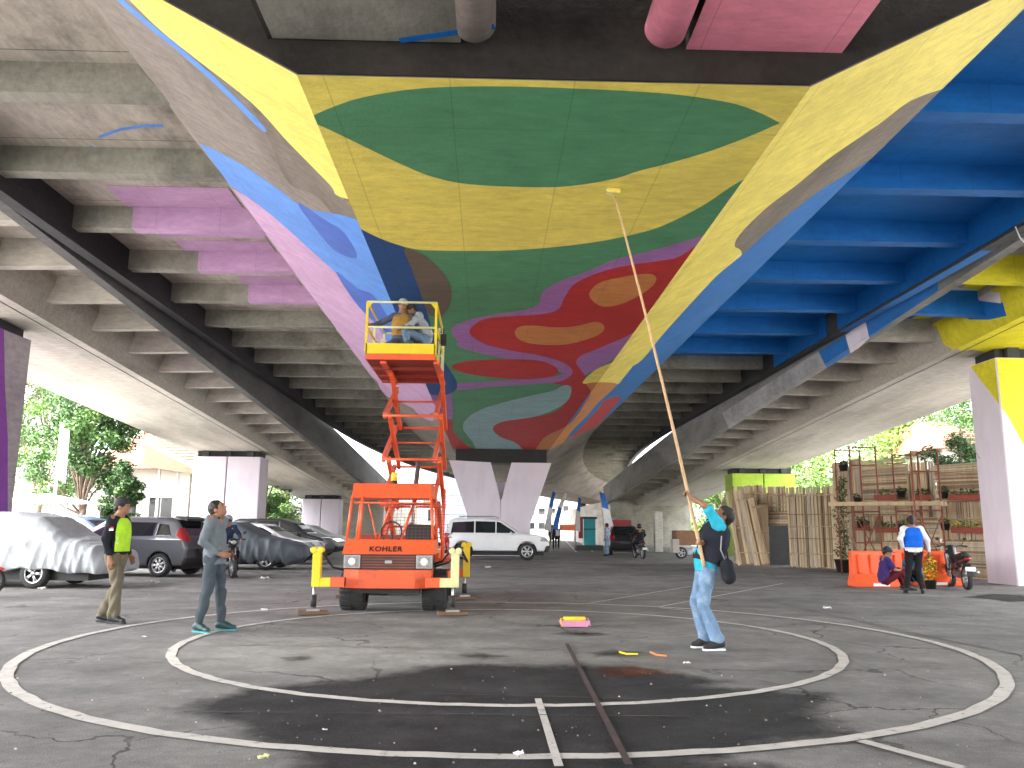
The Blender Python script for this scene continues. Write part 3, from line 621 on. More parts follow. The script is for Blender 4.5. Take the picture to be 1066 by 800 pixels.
def side_paint(pr, X, Yf, th, pts, m, sgn, name):
    pl = Pl((X, Yf, 0), (0, 1, 0), (0, 0, 1), (.035, th - .035, 0, zr(Yf) - .31)); mb = MB(); paint(mb, [pl], pts, m, 2, False)
    mb.v = [tuple(Vector(v) - Vector(pr.location)) for v in mb.v]; mb.build(name, pr, fixn=False)
side_paint(p, -11.9, 19.5, 1.5, [(-30, 320), (60, 330), (40, 440), (8, 540), (8, 456), (5, 400), (4, 340)], concrete('grey_lilac', (.42, .38, .40), (.3, .28, .3)), 1, 'side_patch')
pier('pale lilac pier on the left behind the dark covered car', 195, 266, 41, zr(41), M_LILAC, M_EDGE, 1)
pier('small far pale pier on the left, just left of the orange lift', 313, 352, 63, zr(63), M_LILAC, M_EDGE, 1)
pR = pier('big near pier at the right edge, pale lilac with a slanting yellow corner', 0, 0, 21, zr(21), M_LILAC, M_LILAC, 1, th=1.3, x=(13.5, 16.7))
YP_ = [(985, 355), (1007, 377), (1049, 433), (1066, 464), (1110, 530), (1200, 500), (1200, 340), (1010, 340)]
side_paint(pR, 13.5, 21, 1.3, YP_, YEL2, 1, 'yellow_corner')
PF = Pl((13.5, 21, 0), (1, 0, 0), (0, 0, 1), (.035, 3, 0, zr(21) - .31)); mb = MB(); paint(mb, [PF], YP_, YEL2, 2, False)
mb.v = [tuple(Vector(v) - Vector(pR.location)) for v in mb.v]; mb.build('yellow_corner', pR, fixn=False)
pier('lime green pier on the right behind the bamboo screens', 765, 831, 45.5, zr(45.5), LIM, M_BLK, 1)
vp = thing('bridge_pier', 'white V shaped centre pier behind the white car', 'pier', (XX(521, YP), YP, 0))
def vpoly(pts): return [(A(x, 551, YP).x - vp.location.x, CAMZ + (551 - y) * YP / F) for x, y in pts]
mb = MB(); mb.prism(vpoly([(489, 577), (489, 545), (466, 480), (510, 482), (521, 521), (521, 577)]), 'y', 0, 1.6, M_LILAC)
mb.prism(vpoly([(521.4, 577), (521.4, 521), (532, 482), (574, 482), (552, 545), (552, 577)]), 'y', 0, 1.6, M_LILAC)
mb.prism(vpoly([(513, 502), (528, 502), (522, 520), (519, 520)]), 'y', .5, 1.2, M_LILAC); mb.build('column', vp)
mb = MB(); mb.box(-2.35, 2.35, .2, 1.5, CAMZ + 3.41, 5.44, M_BLK); mb.build('bearing_gap_shade', vp)  # solid black in place of the shaded gap under the girder
# earth-filled ends of the ramps
for nm, lab, x0, x1, y0 in (('ramp_abutment', 'grey wall closing the low end of the right ramp, behind the motorcyclist', 10.35, 17.2, 70), ('ramp_abutment', 'grey wall closing the low end of the left ramp, far behind the cars', -15.6, -8.85, 70)):
    mb = MB(); mb.box(x0, x1, y0, y0 + 90, 0, 3.9, M_SOFF); o = mb.build(nm); tag(o, lab, 'wall')
# ================================================================== PEOPLE
SKIN = mat('skin', (.26, .13, .075), .55, .1, 8, spec=.3)
HAIR = mat('black_hair', (.012, .010, .009), .6, .3, 30)
M_EYE = mat('eye_dark', (.02, .015, .012), .2, .1, 3); M_MOUTH = mat('lips', (.16, .05, .04), .5, .1, 3)
def cloth(name, col, **k): return mat(name, col, .9, .14, 9, .25, 60, spec=.12, **k)
def V3(*a): return np.array(a, float)
def unit(v): v = np.array(v, float); return v / np.linalg.norm(v)
def wrinkle(amp, f=34, ph=0): return lambda x, y, z: amp * (np.sin(f * z + 6 * np.sin(f * .35 * x + ph) + 3 * np.sin(.3 * f * y)) * np.sin(f * .5 * x + f * .4 * y + ph))
def hand(s, wr, d, pn, side, curl=.5, sc=1.0):
    """palm from the wrist along d, palm facing pn, thumb on the given side"""
    wr = np.array(wr, float); d = unit(d); pn = unit(pn - d * np.dot(d, pn)); t = unit(np.cross(d, pn)) * side
    palm = wr + d * .085 * sc
    for k, o in enumerate((-.026, -.009, .009, .026)):
        s.c(wr + t * o * .5, palm + t * o, .017, .013, .012)
        L = (.062, .074, .07, .054)[k] * sc; a = curl * 1.1; p1 = palm + t * o * 1.08 + (d * math.cos(a) + pn * math.sin(a)) * L * .55
        a2 = curl * 2.4; p2 = p1 + (d * math.cos(a2) + pn * math.sin(a2)) * L * .5
        s.c(palm + t * o, p1, .0098, .009, .004); s.c(p1, p2, .009, .0075, .004)
    th0 = wr + d * .03 - t * .022; th1 = th0 - t * .028 + d * .03 + pn * .016; th2 = th1 + d * .03 + pn * (.01 + .02 * curl) - t * .004
    s.c(th0, th1, .013, .011, .008); s.c(th1, th2, .011, .009, .005)
def person(label, loc, rz, P, h=.013, shirt=None, sleeve='long', trousers=None, shoes=None, hat=None, hair=None, skin=SKIN, group=None, extra=None, bare=False):
    """P: joint positions, x forward, y left, z up; face = direction of the face"""
    t = thing('person', label, 'person', loc, rz, group); g = {k: np.array(v, float) for k, v in P.items()}
    s = SDF(); hd = g['head']; f = unit(P.get('face', (1, 0, 0))); up = unit(P.get('crown', (0, 0, 1))); lf = unit(np.cross(up, f)); up = np.cross(f, lf); fr = (f, lf, up)
    neck = g['neck']; pel = g['pelvis']; ch = g['chest']
    s.e(hd + up * .018, (.096, .074, .102), fr, .0); s.e(hd - up * .05 + f * .022, (.066, .056, .066), fr, .03)
    s.c(hd + f * .088 - up * .002, hd + f * .106 - up * .03, .009, .014, .012)      # nose
    s.c(hd + f * .078 + lf * .03 + up * .022, hd + f * .078 - lf * .03 + up * .022, .014, k=.012)      # brow
    s.c(hd + f * .062 - up * .086, hd + f * .05 - up * .09, .02, k=.02)                # chin
    for q in (1, -1): s.e(hd + lf * q * .074 - up * .012 - f * .008, (.022, .012, .032), fr, .006)
    s.c(hd - up * .07 - f * .012, neck, .048, .054, .03)
    sh = {q: g['sh' + q] for q in 'LR'}; 
    for q in 'LR': s.c(neck - V3(0, 0, .02), sh[q], .045, .05, .05); s.c(ch, sh[q], .08, .055, .06)
    acr = unit(sh['L'] - sh['R'])
    for q in (1, -1):
        s.c(ch + acr * q * .06, pel + acr * q * .055 + V3(0, 0, .12), .088, .082, .06)
        s.c(pel + acr * q * .055 + V3(0, 0, .1), pel + acr * q * .075, .085, .088, .05)
    s.c(neck, ch, .06, .09, .05)
    for q, sg in (('L', 1), ('R', -1)):
        el, wr = g['el' + q], g['wr' + q]; s.c(sh[q], el, .044, .034, .03); s.c(el, wr, .034, .023, .02)
        hd_ = P.get('hd' + q, tuple(wr - el)); hand(s, wr, hd_, np.array(P.get('pn' + q, (0, -sg, 0)), float), P.get('ts' + q, sg), P.get('curl' + q, .35))
        hp, kn, an = g['hip' + q], g['kn' + q], g['an' + q]; s.c(pel, hp, .085, .08, .04); s.c(hp, kn, .078, .048, .03); s.c(kn, an, .046, .032, .02)
        to = g['to' + q]; s.c(an - V3(0, 0, .02), to, .032, .026, .02)
    s.build('body', skin, t, h)
    mb = MB()
    for q in (1, -1): mb = MB(); mb.ball(hd + f * .082 + lf * q * .03 + up * .002, .009, M_EYE, 6); mb.build('eye', t)
    mb = MB(); mb.ball(hd + f * .088 - up * .055, .012, M_MOUTH, 6, (.6, 1.8, .4)); mb.build('mouth', t)
    if hair:
        s = SDF(); s.e(hd + up * .035 - f * .016, (.103, .086, .102), fr, 0); s.c(hd - f * .07 - up * .03, hd - f * .05 - up * .06, .045, .035, .03)
        s.cut.append((hd + f * .055, f * .85 - up * .5)); s.noise = wrinkle(.004, 90); s.build('hair', hair, t, h)
    if hat: hat(t, hd, f, lf, up, fr, h)
    hem = P.get('hem', 0.0)
    if shirt:
        s = SDF(); sw = .018
        s.c(neck - V3(0, 0, .035), neck - V3(0, 0, .08), .064, .07, .03)
        for q in 'LR': s.c(neck - V3(0, 0, .035), sh[q], .056, .062, .04); s.c(ch, sh[q] - V3(0, 0, .02), .1, .058, .05)
        for q in (1, -1):
            s.c(ch + acr * q * .062, pel + acr * q * .06 + V3(0, 0, .12), .096 + sw * .7, .09 + sw, .06)
            s.c(pel + acr * q * .06 + V3(0, 0, .12), pel + acr * q * .07 + V3(0, 0, .02 - hem), .094 + sw, .098 + sw, .05)
        for q in 'LR':
            el, wr = g['el' + q], g['wr' + q]
            if sleeve == 'long': s.c(sh[q], el, .056 + sw * .6, .045 + sw * .4, .03); s.c(el, el + (wr - el) * .93, .045 + sw * .4, .033, .02)
            elif sleeve == 'short': s.c(sh[q], sh[q] + (el - sh[q]) * .72, .058 + sw * .6, .054 + sw * .4, .03)
        s.noise = wrinkle(.009, 32, 1)
        if P.get('standing'): s.cut.append((pel - V3(0, 0, .02 + hem * .7), V3(.05, 0, -1)))
        s.build('shirt', shirt, t, h)
    if trousers:
        s = SDF()
        for q, sg in (('L', 1), ('R', -1)):
            hp, kn, an = g['hip' + q], g['kn' + q], g['an' + q]; cf_ = P.get('cuff', .055)
            s.c(pel + acr * sg * .055 + V3(0, 0, .06), hp, .096, .096, .05); s.c(hp, kn, .094, .066, .03); s.c(kn, an + (kn - an) * .1, .066, cf_ + .004, .02)
        s.noise = wrinkle(.011, 26, 2); s.build('trousers', trousers, t, h)
    if shoes:
        for q in 'LR':
            an, to = g['an' + q], g['to' + q]; d = unit(to - an + V3(0, 0, .04)); s = SDF(); hl = an - d * .045 - V3(0, 0, .035)
            s.c(hl, to, .038, .036, .02); s.c(an - V3(0, 0, .0), an + (to - an) * .5, .044, .036, .03)
            if P.get('flat', True): s.cut.append((V3(0, 0, .006), V3(0, 0, -1)))
            o = s.build('shoe', shoes[0], t, h * .8)
            mb = MB(); a, b = hl, to + d * .02; n = unit(np.cross(d, (0, 0, 1))); zz = min(a[2], b[2]) - .03
            if P.get('flat', True):
                for r_ in (0,):
                    pts = [a - d * .03 + n * .025, a + n * .036, b - d * .02 + n * .042, b + d * .02 + n * .02, b + d * .02 - n * .02, b - d * .02 - n * .042, a - n * .036, a - d * .03 - n * .025]
                    mb.prism([(p[0], p[1]) for p in pts], 'z', .002, .022, shoes[1]); mb.build('sole', o)
    if extra: extra(t, g, f, h)
    return t
def standing(**k):
    P = dict(standing=1, pelvis=(0, 0, .93), chest=(.0, 0, 1.23), neck=(-.01, 0, 1.43), head=(.02, 0, 1.57), shL=(-.01, .17, 1.39), shR=(-.01, -.17, 1.39), elL=(-.03, .22, 1.12), elR=(-.03, -.22, 1.12),
             wrL=(.06, .22, .88), wrR=(.06, -.22, .88), hipL=(0, .095, .88), hipR=(0, -.095, .88), knL=(.02, .1, .5), knR=(.02, -.1, .5), anL=(-.01, .1, .1), anR=(-.01, -.1, .1), toL=(.13, .11, .038), toR=(.13, -.11, .038))
    P.update(k); return P
def cap(m, brim=True, back=False):
    def fn(t, hd, f, lf, up, fr, h):
        s = SDF(); s.e(hd + up * .045 - f * .006, (.108, .09, .088), fr, 0); s.cut.append((hd + up * .03, -up)); o = s.build('cap', m, t, h)
        if brim:
            a = hd + up * .04 + f * .085; mb = MB(); T = Matrix([list(f) + [0], list(lf) + [0], list(up) + [0], [0, 0, 0, 1]]).transposed(); T.translation = Vector(a)
            mb.prism([(-.02, -.075), (.05, -.06), (.08, -.03), (.085, 0), (.08, .03), (.05, .06), (-.02, .075)], 'z', -.004, .006, m, T); mb.build('brim', o)
    return fn
def helmet(m):
    def fn(t, hd, f, lf, up, fr, h):
        s = SDF(); s.e(hd + up * .02 - f * .004, (.135, .12, .13), fr, 0); s.cut.append((hd - up * .075, -up)); o = s.build('helmet', m, t, h)
        mb = MB(); mb.ball(tuple(hd + f * .05 + up * .0), .1, M_GLASS, 8, (1, 1, .55)); mb.build('visor', o)
    return fn
# --- steward in the hi-vis waistcoat
def vest(m, name, low=.03, front=True, w=.02, cutf=None):
    def fn(t, g, f, h):
        s = SDF(); ac = unit(g['shL'] - g['shR']); n_ = g['neck']; c_ = g['chest']; p_ = g['pelvis']; ax = unit(c_ - p_)
        for q, sh in ((1, g['shL']), (-1, g['shR'])):
            s.c(n_ - ax * .06, n_ - ax * .07 + (sh - n_) * .62, .058 + w, .062 + w, .03)
            s.c(c_ + ac * q * .062 + ax * .08, c_ + ac * q * .064, .104 + w, .112 + w, .05); s.c(c_ + ac * q * .064, p_ + ac * q * .062 + ax * .1, .112 + w, .112 + w, .05)
            s.c(p_ + ac * q * .062 + ax * .1, p_ + ac * q * .07 - ax * .06, .112 + w, .118 + w, .05)
        s.cut.append((p_ + ax * low, -ax)); 
        if cutf: s.cut.append((c_ + V3(cutf, 0, 0), V3(-1, 0, 0)))
        s.noise = wrinkle(.005, 28, 1); return s.build(name, m, t, h)
    return fn
def hivis(t, g, f, h):
    vest(cloth('hi_vis_yellow', (.40, .68, .04)), 'hi_vis_waistcoat', .03, cutf=.06)(t, g, f, h)
    mb = MB()
    for z in (1.06, 1.13): mb.box(.065, .10, -.172, -.165, z, z + .03, mat('reflective_grey', (.5, .5, .48), .3, .1))
    mb.build('reflective_stripe', t)
    mb = MB(); mb.box(-.02, .055, -.243, -.236, 1.27, 1.295, mat('flag_red', (.6, .02, .02), .7, .05)); mb.box(-.02, .055, -.243, -.236, 1.245, 1.27, M_WHITE); mb.build('flag_badge', t)
    mb = MB(); mb.box(.02, .13, -.155, -.125, .58, .74, MATS['khaki_cloth']); mb.build('cargo_pocket', t)
KH = cloth('khaki_cloth', (.14, .122, .085)); BKC = cloth('black_cloth', (.018, .019, .024)); BSH = (mat('black_shoe', (.02, .02, .02), .5, .2), mat('dark_sole', (.04, .04, .04), .7, .1))
GRC = cloth('grey_cotton', (.13, .15, .165)); GTR = cloth('dark_slate_cloth', (.055, .07, .08)); TEAL = (mat('dark_teal_shoe', (.02, .05, .055), .5, .2), mat('turquoise_sole', (.05, .27, .28), .6, .1))
P = standing(head=(.03, 0, 1.58), face=(1, .1, .03), wrL=(.1, .2, .9), wrR=(.03, -.215, .87), elR=(-.05, -.225, 1.13), knL=(.0, .1, .5), knR=(.10, -.1, .5), anL=(-.17, .1, .1), toL=(-.03, .12, .038), anR=(.09, -.1, .1), toR=(.24, -.12, .038), cuff=.078, hdR=(.1, 0, -1))
X1 = XX(120, 11.76, .8)
person('man in a yellow hi-vis waistcoat, black cap and khaki trousers standing at the left', (X1, 11.76, .004), R(-4), P, .009, BKC, 'long', KH, BSH, cap(mat('black_cap', (.025, .024, .022), .8, .15)), HAIR, extra=hivis)
P = standing(pelvis=(0, 0, .92), chest=(-.02, 0, 1.2), neck=(-.03, 0, 1.4), head=(-.005, 0, 1.53), face=(.82, 0, .57), crown=(-.5, 0, .85), hem=.1, elL=(-.06, .23, 1.12), elR=(-.07, -.235, 1.12), wrL=(.12, .13, .99), wrR=(.12, -.16, .97), hdR=(1, .4, -.2),
             knL=(.06, .1, .5), knR=(-.02, -.11, .5), anL=(.1, .1, .1), toL=(.26, .12, .038), anR=(-.1, -.13, .1), toR=(.05, -.19, .038), cuff=.05)
X2 = XX(223, 10.85, .8)
def collar(t, g, f, h):
    mb = MB(); mb.tube([(.04, -.05, 1.42), (.045, .05, 1.42), (-.06, .06, 1.45), (-.075, 0, 1.455), (-.06, -.06, 1.45), (.04, -.05, 1.42)], .012, BKC, 6); mb.build('collar', t)
person('man in a loose grey shirt and dark trousers looking up, hands clasped, turquoise shoes', (X2, 10.85, .004), R(-6), P, .009, GRC, 'long', GTR, TEAL, None, HAIR, extra=collar)
# --- painter with the long pole, leaning back, facing left
CY = cloth('cyan_cotton', (.03, .36, .48)); DEN = cloth('pale_denim', (.14, .22, .33), col2=(.25, .34, .44), c2scale=6, c2lo=.5, c2hi=.65)
PX = XX(740, 9.45, .8); PL = Vector((PX, 9.45, .004))
tip = S(638, 196, 5.56); grip = A(714.5, 513, 9.33)
def lw(v): return (-(v.x - PL.x), -(v.y - PL.y), v.z - PL.z)
pd = (tip - grip).normalized(); low = grip - pd * .56
gu, gl = V3(*lw(grip)), V3(*lw(low))
def painter_extra(t, g, f, h):
    vest(cloth('black_waistcoat', (.02, .022, .03)), 'waistcoat', .04, w=.036)(t, g, f, h)
    s = SDF()
    for q in (-.07, 0, .07): s.c((-.14 , .22 + q * .4, .80), (-.12, .22 + q * .4, .93), .065, .06, .04)
    s.noise = wrinkle(.003, 40); b = s.build('shoulder_bag', BKC, t, h)
    mb = MB(); mb.tube([(-.13, .26, .96), (-.12, .2, 1.15), (-.09, .1, 1.42), (-.03, -.12, 1.46), (.06, -.2, 1.3), (-.02, -.16, 1.05), (-.13, .05, .95)], .011, BKC, 6); mb.build('strap', b)
    mb = MB(); mb.tube([(-.10, .24, .98), (-.05, .255, 1.1), (-.07, .24, 1.25)], .007, mat('keyring', (.3, .3, .32), .5), 5); mb.build('lanyard', t)
P = dict(standing=1, pelvis=(.05, 0, .91), chest=(-.05, 0, 1.2), neck=(-.11, 0, 1.4), head=(-.165, 0, 1.47), face=(.62, 0, .78), crown=(-.78, 0, .62), shL=(-.06, .17, 1.37), shR=(-.06, -.15, 1.37), elL=tuple(.5 * (V3(-.06, .17, 1.37) + gu) + V3(.0, .09, .04)),
         elR=(.08, -.06, 1.15), wrL=tuple(gu + V3(-.045, .035, -.06)), wrR=tuple(gl + V3(-.07, -.05, -.03)), hdL=(.5, -.35, .8), hdR=(.9, .5, .4), pnL=(.8, -.4, -.3), pnR=(.6, .6, 0), curlL=1.2, curlR=1.2, hipL=(.05, .09, .87), hipR=(.05, -.09, .87),
         knL=(.13, .1, .49), knR=(.16, -.1, .49), anL=(-.03, .1, .1), anR=(.06, -.1, .1), toL=(.11, .12, .036), toR=(.19, -.1, .036), cuff=.07, hem=.05)
person('man in cyan shirt and pale jeans holding up the long pole', PL, R(180), P, .009, CY, 'short', DEN, (mat('black_canvas', (.02, .02, .022), .7), mat('white_sole', (.7, .7, .7), .6, .05)), cap(mat('black_cap', (.025, .024, .022), .8, .15), False), HAIR, extra=painter_extra)
t = thing('paint_pole', 'very long bamboo painting pole held up to the mural by the man in jeans', 'painting pole', tuple(low - pd * .28))
o_ = Vector(t.location); end = tip - pd * .12; mb = MB(); K = 60; M_BAM = mat('bamboo_pole', (.52, .33, .16), .5, .2, 3, .15, 30, stretch=(1, 1, .15)); pts = [Vector(o_).lerp(end, i / K) - o_ for i in range(K + 1)]
sag = [p + Vector((.03, 0, 0)) * math.sin(math.pi * i / K) for i, p in enumerate(pts)]
mb.tube(sag, .021, M_BAM, 10, .013)
for i in range(4, K, 5): mb.tube([sag[i] - pd * .012, sag[i] + pd * .012], .0215 - .007 * i / K, M_BAM, 10)
mb.build('pole', t)
e_ = end - o_; mb = MB(); mb.tube([e_, e_ + Vector((0, 0, .02)), e_ + Vector((-.1, 0, .04)), e_ + Vector((-.1, 0, .075))], .006, M_METAL, 6); mb.build('roller_frame', t)
mb = MB(); mb.tube([e_ + Vector((-.10, 0, .085)), e_ + Vector((.07, .02, .085))], .028, YEL, 14); mb.build('roller', t)
# --- man in the blue waistcoat, seen from behind
BLV = cloth('royal_blue_cloth', (.01, .11, .55)); WHC = cloth('white_cotton', (.68, .67, .68))
bluevest = vest(BLV, 'waistcoat', .06)
P = standing(head=(.03, 0, 1.55), elL=(-.12, .3, 1.17), wrL=(.0, .2, .98), elR=(-.03, -.3, 1.14), wrR=(.05, -.34, .9), knL=(.02, .12, .5), anL=(.02, .2, .1), toL=(.14, .2, .038), knR=(.05, -.08, .5), anR=(-.02, -.12, .1), toR=(.1, -.16, .038), hem=.03)
DK = cloth('black_trouser_cloth', (.015, .015, .017))
person('man in a royal blue waistcoat over white sleeves, standing with his back turned', (XX(951, 18.1, .8), 18.1, .004), R(80), P, .013, WHC, 'long', DK, BSH, None, HAIR, extra=bluevest)
# --- the people sitting by the orange barriers
PUC = cloth('dark_purple_cloth', (.05, .03, .13)); MAR = cloth('maroon_cloth', (.09, .012, .02)); LBC = cloth('light_blue_cloth', (.05, .30, .55))
def sitting(z=.28, **k):
    P = dict(pelvis=(0, 0, z), chest=(.04, 0, z + .33), neck=(.07, 0, z + .52), head=(.12, 0, z + .64), shL=(.06, .17, z + .47), shR=(.06, -.17, z + .47), elL=(.2, .22, z + .25), elR=(.2, -.22, z + .25), wrL=(.4, .1, z + .22), wrR=(.42, -.1, z + .22),
             hipL=(.02, .1, z), hipR=(.02, -.1, z), knL=(.38, .16, z + .22), knR=(.40, -.14, z + .2), anL=(.46, .15, .1), anR=(.5, -.14, .1), toL=(.6, .16, .038), toR=(.63, -.14, .038), face=(1, 0, -.3)); P.update(k); return P
person('man in a purple shirt and dark cap sitting before the left orange barrier', (XX(919, 19.2, .5), 19.2, .0), R(-10), sitting(.22), .015, PUC, 'short', MAR, BSH, cap(mat('navy_cap', (.02, .03, .06), .8, .15)), HAIR)
person('person in a light blue shirt sitting just behind the blue waistcoat', (XX(953, 20.4, .5), 20.4, .0), R(195), sitting(.22), .015, LBC, 'short', DK, BSH, cap(mat('black_cap', (.025, .024, .022), .8, .15)), HAIR)
# ================================================================== SCISSOR LIFT TRUCK
OR = mat('orange_enamel', (.72, .10, .028), .42, .1, 2, .05, 20, col2=(.42, .085, .04), c2scale=5, c2lo=.54, c2hi=.72, coat=.1)
ORP = mat('pinkish_orange_enamel', (.62, .13, .07), .5, .15, 4); YL = mat('yellow_enamel', (.74, .54, .02), .4, .08, 3, col2=(.55, .40, .05), c2scale=7, c2lo=.62, c2hi=.72); CRM = mat('faded_yellow_enamel', (.60, .60, .30), .5, .12, 5)
DRD = mat('dark_red_underside', (.25, .035, .02), .7, .2, 3); M_WOOD = mat('dirty_plank', (.16, .09, .055), .85, .3, 3, .3, 40, stretch=(.3, 2, 2))
LX = XX(404, 13.3, .6); LY = 13.2
lift = thing('scissor_lift_truck', 'orange lift truck with a raised scissor arm and yellow railed platform', 'scissor lift', (LX, LY, 0))
def lp(mb, name, par=lift, bevel=0): return mb.build(name, par, bevel=bevel)
W2 = .69
mb = MB(); mb.box(-.66, .66, .45, 4.6, .46, .62, M_BLK); mb.box(-.5, .5, .1, .5, .3, .5, M_BLK); mb.box(-.75, .95, 1.7, 4.5, .62, .8, OR); mb.box(.42, .93, .55, 1.7, .5, .62, OR); lp(mb, 'chassis')
mb = MB(); mb.prism([(-W2, .04), (-.44, -.08), (.44, -.08), (W2, .04), (W2, .5), (-W2, .5)], 'z', .385, .67, OR); lp(mb, 'bumper', bevel=.01)
mb = MB(); mb.prism([(-W2, .1), (W2, .1), (W2, .5), (-W2, .5)], 'z', .67, .905, mat('dark_brown_trim', (.07, .035, .03), .6)); lp(mb, 'front_band')
mb = MB()
for i in range(5): mb.box(-.42, .42, .06, .1, .69 + i * .042, .71 + i * .042, mat('grille_rust', (.18, .07, .05), .6))
mb.box(-.05, .06, .045, .06, .765, .81, M_METAL); lp(mb, 'grille')
for s_ in (-1, 1):
    mb = MB(); mb.box(s_ * .57 - .13, s_ * .57 + .13, .06, .098, .685, .895, M_METAL); h_ = lp(mb, 'headlight', bevel=.006)
    mb = MB(); mb.box(s_ * .57 - .105, s_ * .57 + .105, .05, .058, .705, .875, mat('headlamp_glass', (.26, .27, .27), .1, .35, 30, spec=.8)); mb.ball((s_ * .57, .052, .79), .06, mat('lamp_bulb', (.8, .8, .78), .15, .1), 8, (1, .25, 1)); lp(mb, 'lens', h_)
mb = MB(); sec = [(-.74, .0), (.74, .0), (.74, .62), (-.74, .62)]
mb.add([(-.73, .05, .905), (.73, .05, .905), (.70, .2, 1.13), (-.70, .2, 1.13), (-.73, 1.25, .905), (.73, 1.25, .905), (.70, 1.25, 1.13), (-.70, 1.25, 1.13), (-.42, .035, .905), (.42, .035, .905), (-.5, .2, 1.131), (.5, .2, 1.131)],
       [(8, 9, 11, 10), (0, 8, 10, 3), (9, 1, 2, 11), (1, 5, 6, 2), (4, 0, 3, 7), (5, 4, 7, 6), (3, 10, 11, 2, 6, 7), (0, 4, 5, 1, 9, 8)], OR); lp(mb, 'hood')
mb = MB(); mb.box(-.66, .66, 1.2, 1.28, .6, 1.2, DRD)
mb.add([(-.66, .3, 1.80), (.66, .3, 1.80), (.62, .24, 2.03), (-.62, .24, 2.03), (-.66, 1.3, 1.80), (.66, 1.3, 1.80), (.62, 1.3, 2.05), (-.62, 1.3, 2.05)], [(0, 1, 2, 3), (1, 5, 6, 2), (5, 4, 7, 6), (4, 0, 3, 7), (3, 2, 6, 7), (0, 4, 5, 1)], OR); lp(mb, 'cab_roof')
for (a, b) in (((-.69, .2, 1.13), (-.64, .3, 1.82)), ((.69, .2, 1.13), (.64, .3, 1.82)), ((-.50, .21, 1.13), (-.47, .31, 1.82)), ((-.69, 1.2, 1.1), (-.64, 1.25, 1.82)), ((.69, 1.2, 1.1), (.64, 1.25, 1.82)), ((.1, .9, 1.13), (.3, 1.2, 1.8)), ((-.3, 1.2, 1.13), (-.05, .9, 1.8))):
    mb = MB(); mb.tube([a, b], .024, OR, 8); lp(mb, 'cab_post')
M_MESH = mat('mesh_wire', (.10, .06, .05), .6)
mb = MB()
for i in range(17):
    x = -.46 + .065 * i; mb.tube([(x, .215, 1.14), (x * .93, .31, 1.80)], .0035, M_MESH, 4, cap=False)
for i in range(12): z = 1.17 + .053 * i; y = .22 + .1 * i / 12; mb.tube([(-.46, y, z), (.60, y, z)], .0035, M_MESH, 4, cap=False)
lp(mb, 'windscreen_grid')
mb = MB(); mb.tube([(-.6, .29, 1.72), (.62, .29, 1.72)], .014, OR, 6); mb.tube([(-.3, .25, 1.45), (-.38, .28, 1.72)], .012, OR, 6); mb.tube([(-.3, .25, 1.45), (-.22, .22, 1.14)], .012, OR, 6); lp(mb, 'cab_bar')
mb = MB(); [mb.tube([(-.02 + .17 * math.cos(a), .55 + .05 * math.sin(a), 1.25 + .17 * math.sin(a)), (-.02 + .17 * math.cos(a + .4), .55 + .05 * math.sin(a + .4), 1.25 + .17 * math.sin(a + .4))], .014, M_BLK, 6) for a in [i * .4 for i in range(16)]]; mb.tube([(-.02, .55, 1.25), (-.02, .7, .95)], .02, M_BLK, 6); mb.build('steering_wheel', lift, fixn=True)
kids(lift)[-1].location = (.35, 0, 0)
mb = MB(); mb.box(.15, .6, .85, 1.15, .95, 1.12, M_BLK); mb.box(.15, .6, 1.1, 1.18, 1.1, 1.38, M_BLK); lp(mb, 'seat', bevel=.02)
mb = MB(); mb.tube([(-.02, .7, 2.04), (-.02, .7, 2.1)], .06, M_BLK, 12); mb.tube([(-.02, .7, 2.1), (-.02, .7, 2.24)], .062, mat('amber_lamp', (.75, .55, .05), .3), 14, .05); lp(mb, 'beacon')
def text(body, size, m, name, par, loc, rot, ext=.002, bold=0):
    cu = bpy.data.curves.new('lettering', 'FONT'); cu.body = body; cu.size = size; cu.extrude = ext; cu.offset = bold; cu.align_x = 'CENTER'; cu.align_y = 'CENTER'; cu.space_character = 1.15
    o = bpy.data.objects.new('lettering', cu); COL.objects.link(o); dg = bpy.context.evaluated_depsgraph_get(); me = bpy.data.meshes.new_from_object(o.evaluated_get(dg)); bpy.data.objects.remove(o)
    me.materials.clear(); me.materials.append(m); q = bpy.data.objects.new(name, me); COL.objects.link(q); q.parent = par; q.location = loc; q.rotation_euler = rot; return q
text('KOHLER', .125, mat('lettering_black', (.02, .02, .02), .6), 'lettering', lift, (-.05, .082, .985), (R(57), 0, 0), .002, .004)
def wheel(par, x, y, r, w_, m_rim=M_CHROME, name='wheel', spokes=8, tread=True):
    t_ = bpy.data.objects.new(name, None)
    mb = MB(); mb.lathe([(r * .62, -w_ / 2), (r * .9, -w_ / 2), (r, -w_ * .36), (r, w_ * .36), (r * .9, w_ / 2), (r * .62, w_ / 2)], (x, y, r), 'x', M_TYRE, 28)
    mb.lathe([(.001, -w_ * .3), (r * .64, -w_ * .3)], (x, y, r), 'x', M_BLK, 20)
    if tread:
        for k in range(26):
            a = 2 * math.pi * k / 26
            for q in (-1, 1):
                T = Matrix.Translation((x, y, r)) @ Matrix.Rotation(a + q * .06, 4, 'X') ; mb.box(q * w_ * .25 - w_ * .2, q * w_ * .25 + w_ * .2, -.02, .02, r * .97, r * 1.03, M_TYRE, T)
    o = mb.build(name, par)
    mb = MB(); mb.lathe([(.001, w_ * .1), (r * .3, w_ * .12), (r * .6, 0), (r * .63, w_ * .4)], (x, y, r), 'x', m_rim, 20); mb.lathe([(.001, -w_ * .1), (r * .3, -w_ * .12), (r * .6, 0), (r * .63, -w_ * .4)], (x, y, r), 'x', m_rim, 20); mb.build('rim', o)
    return o
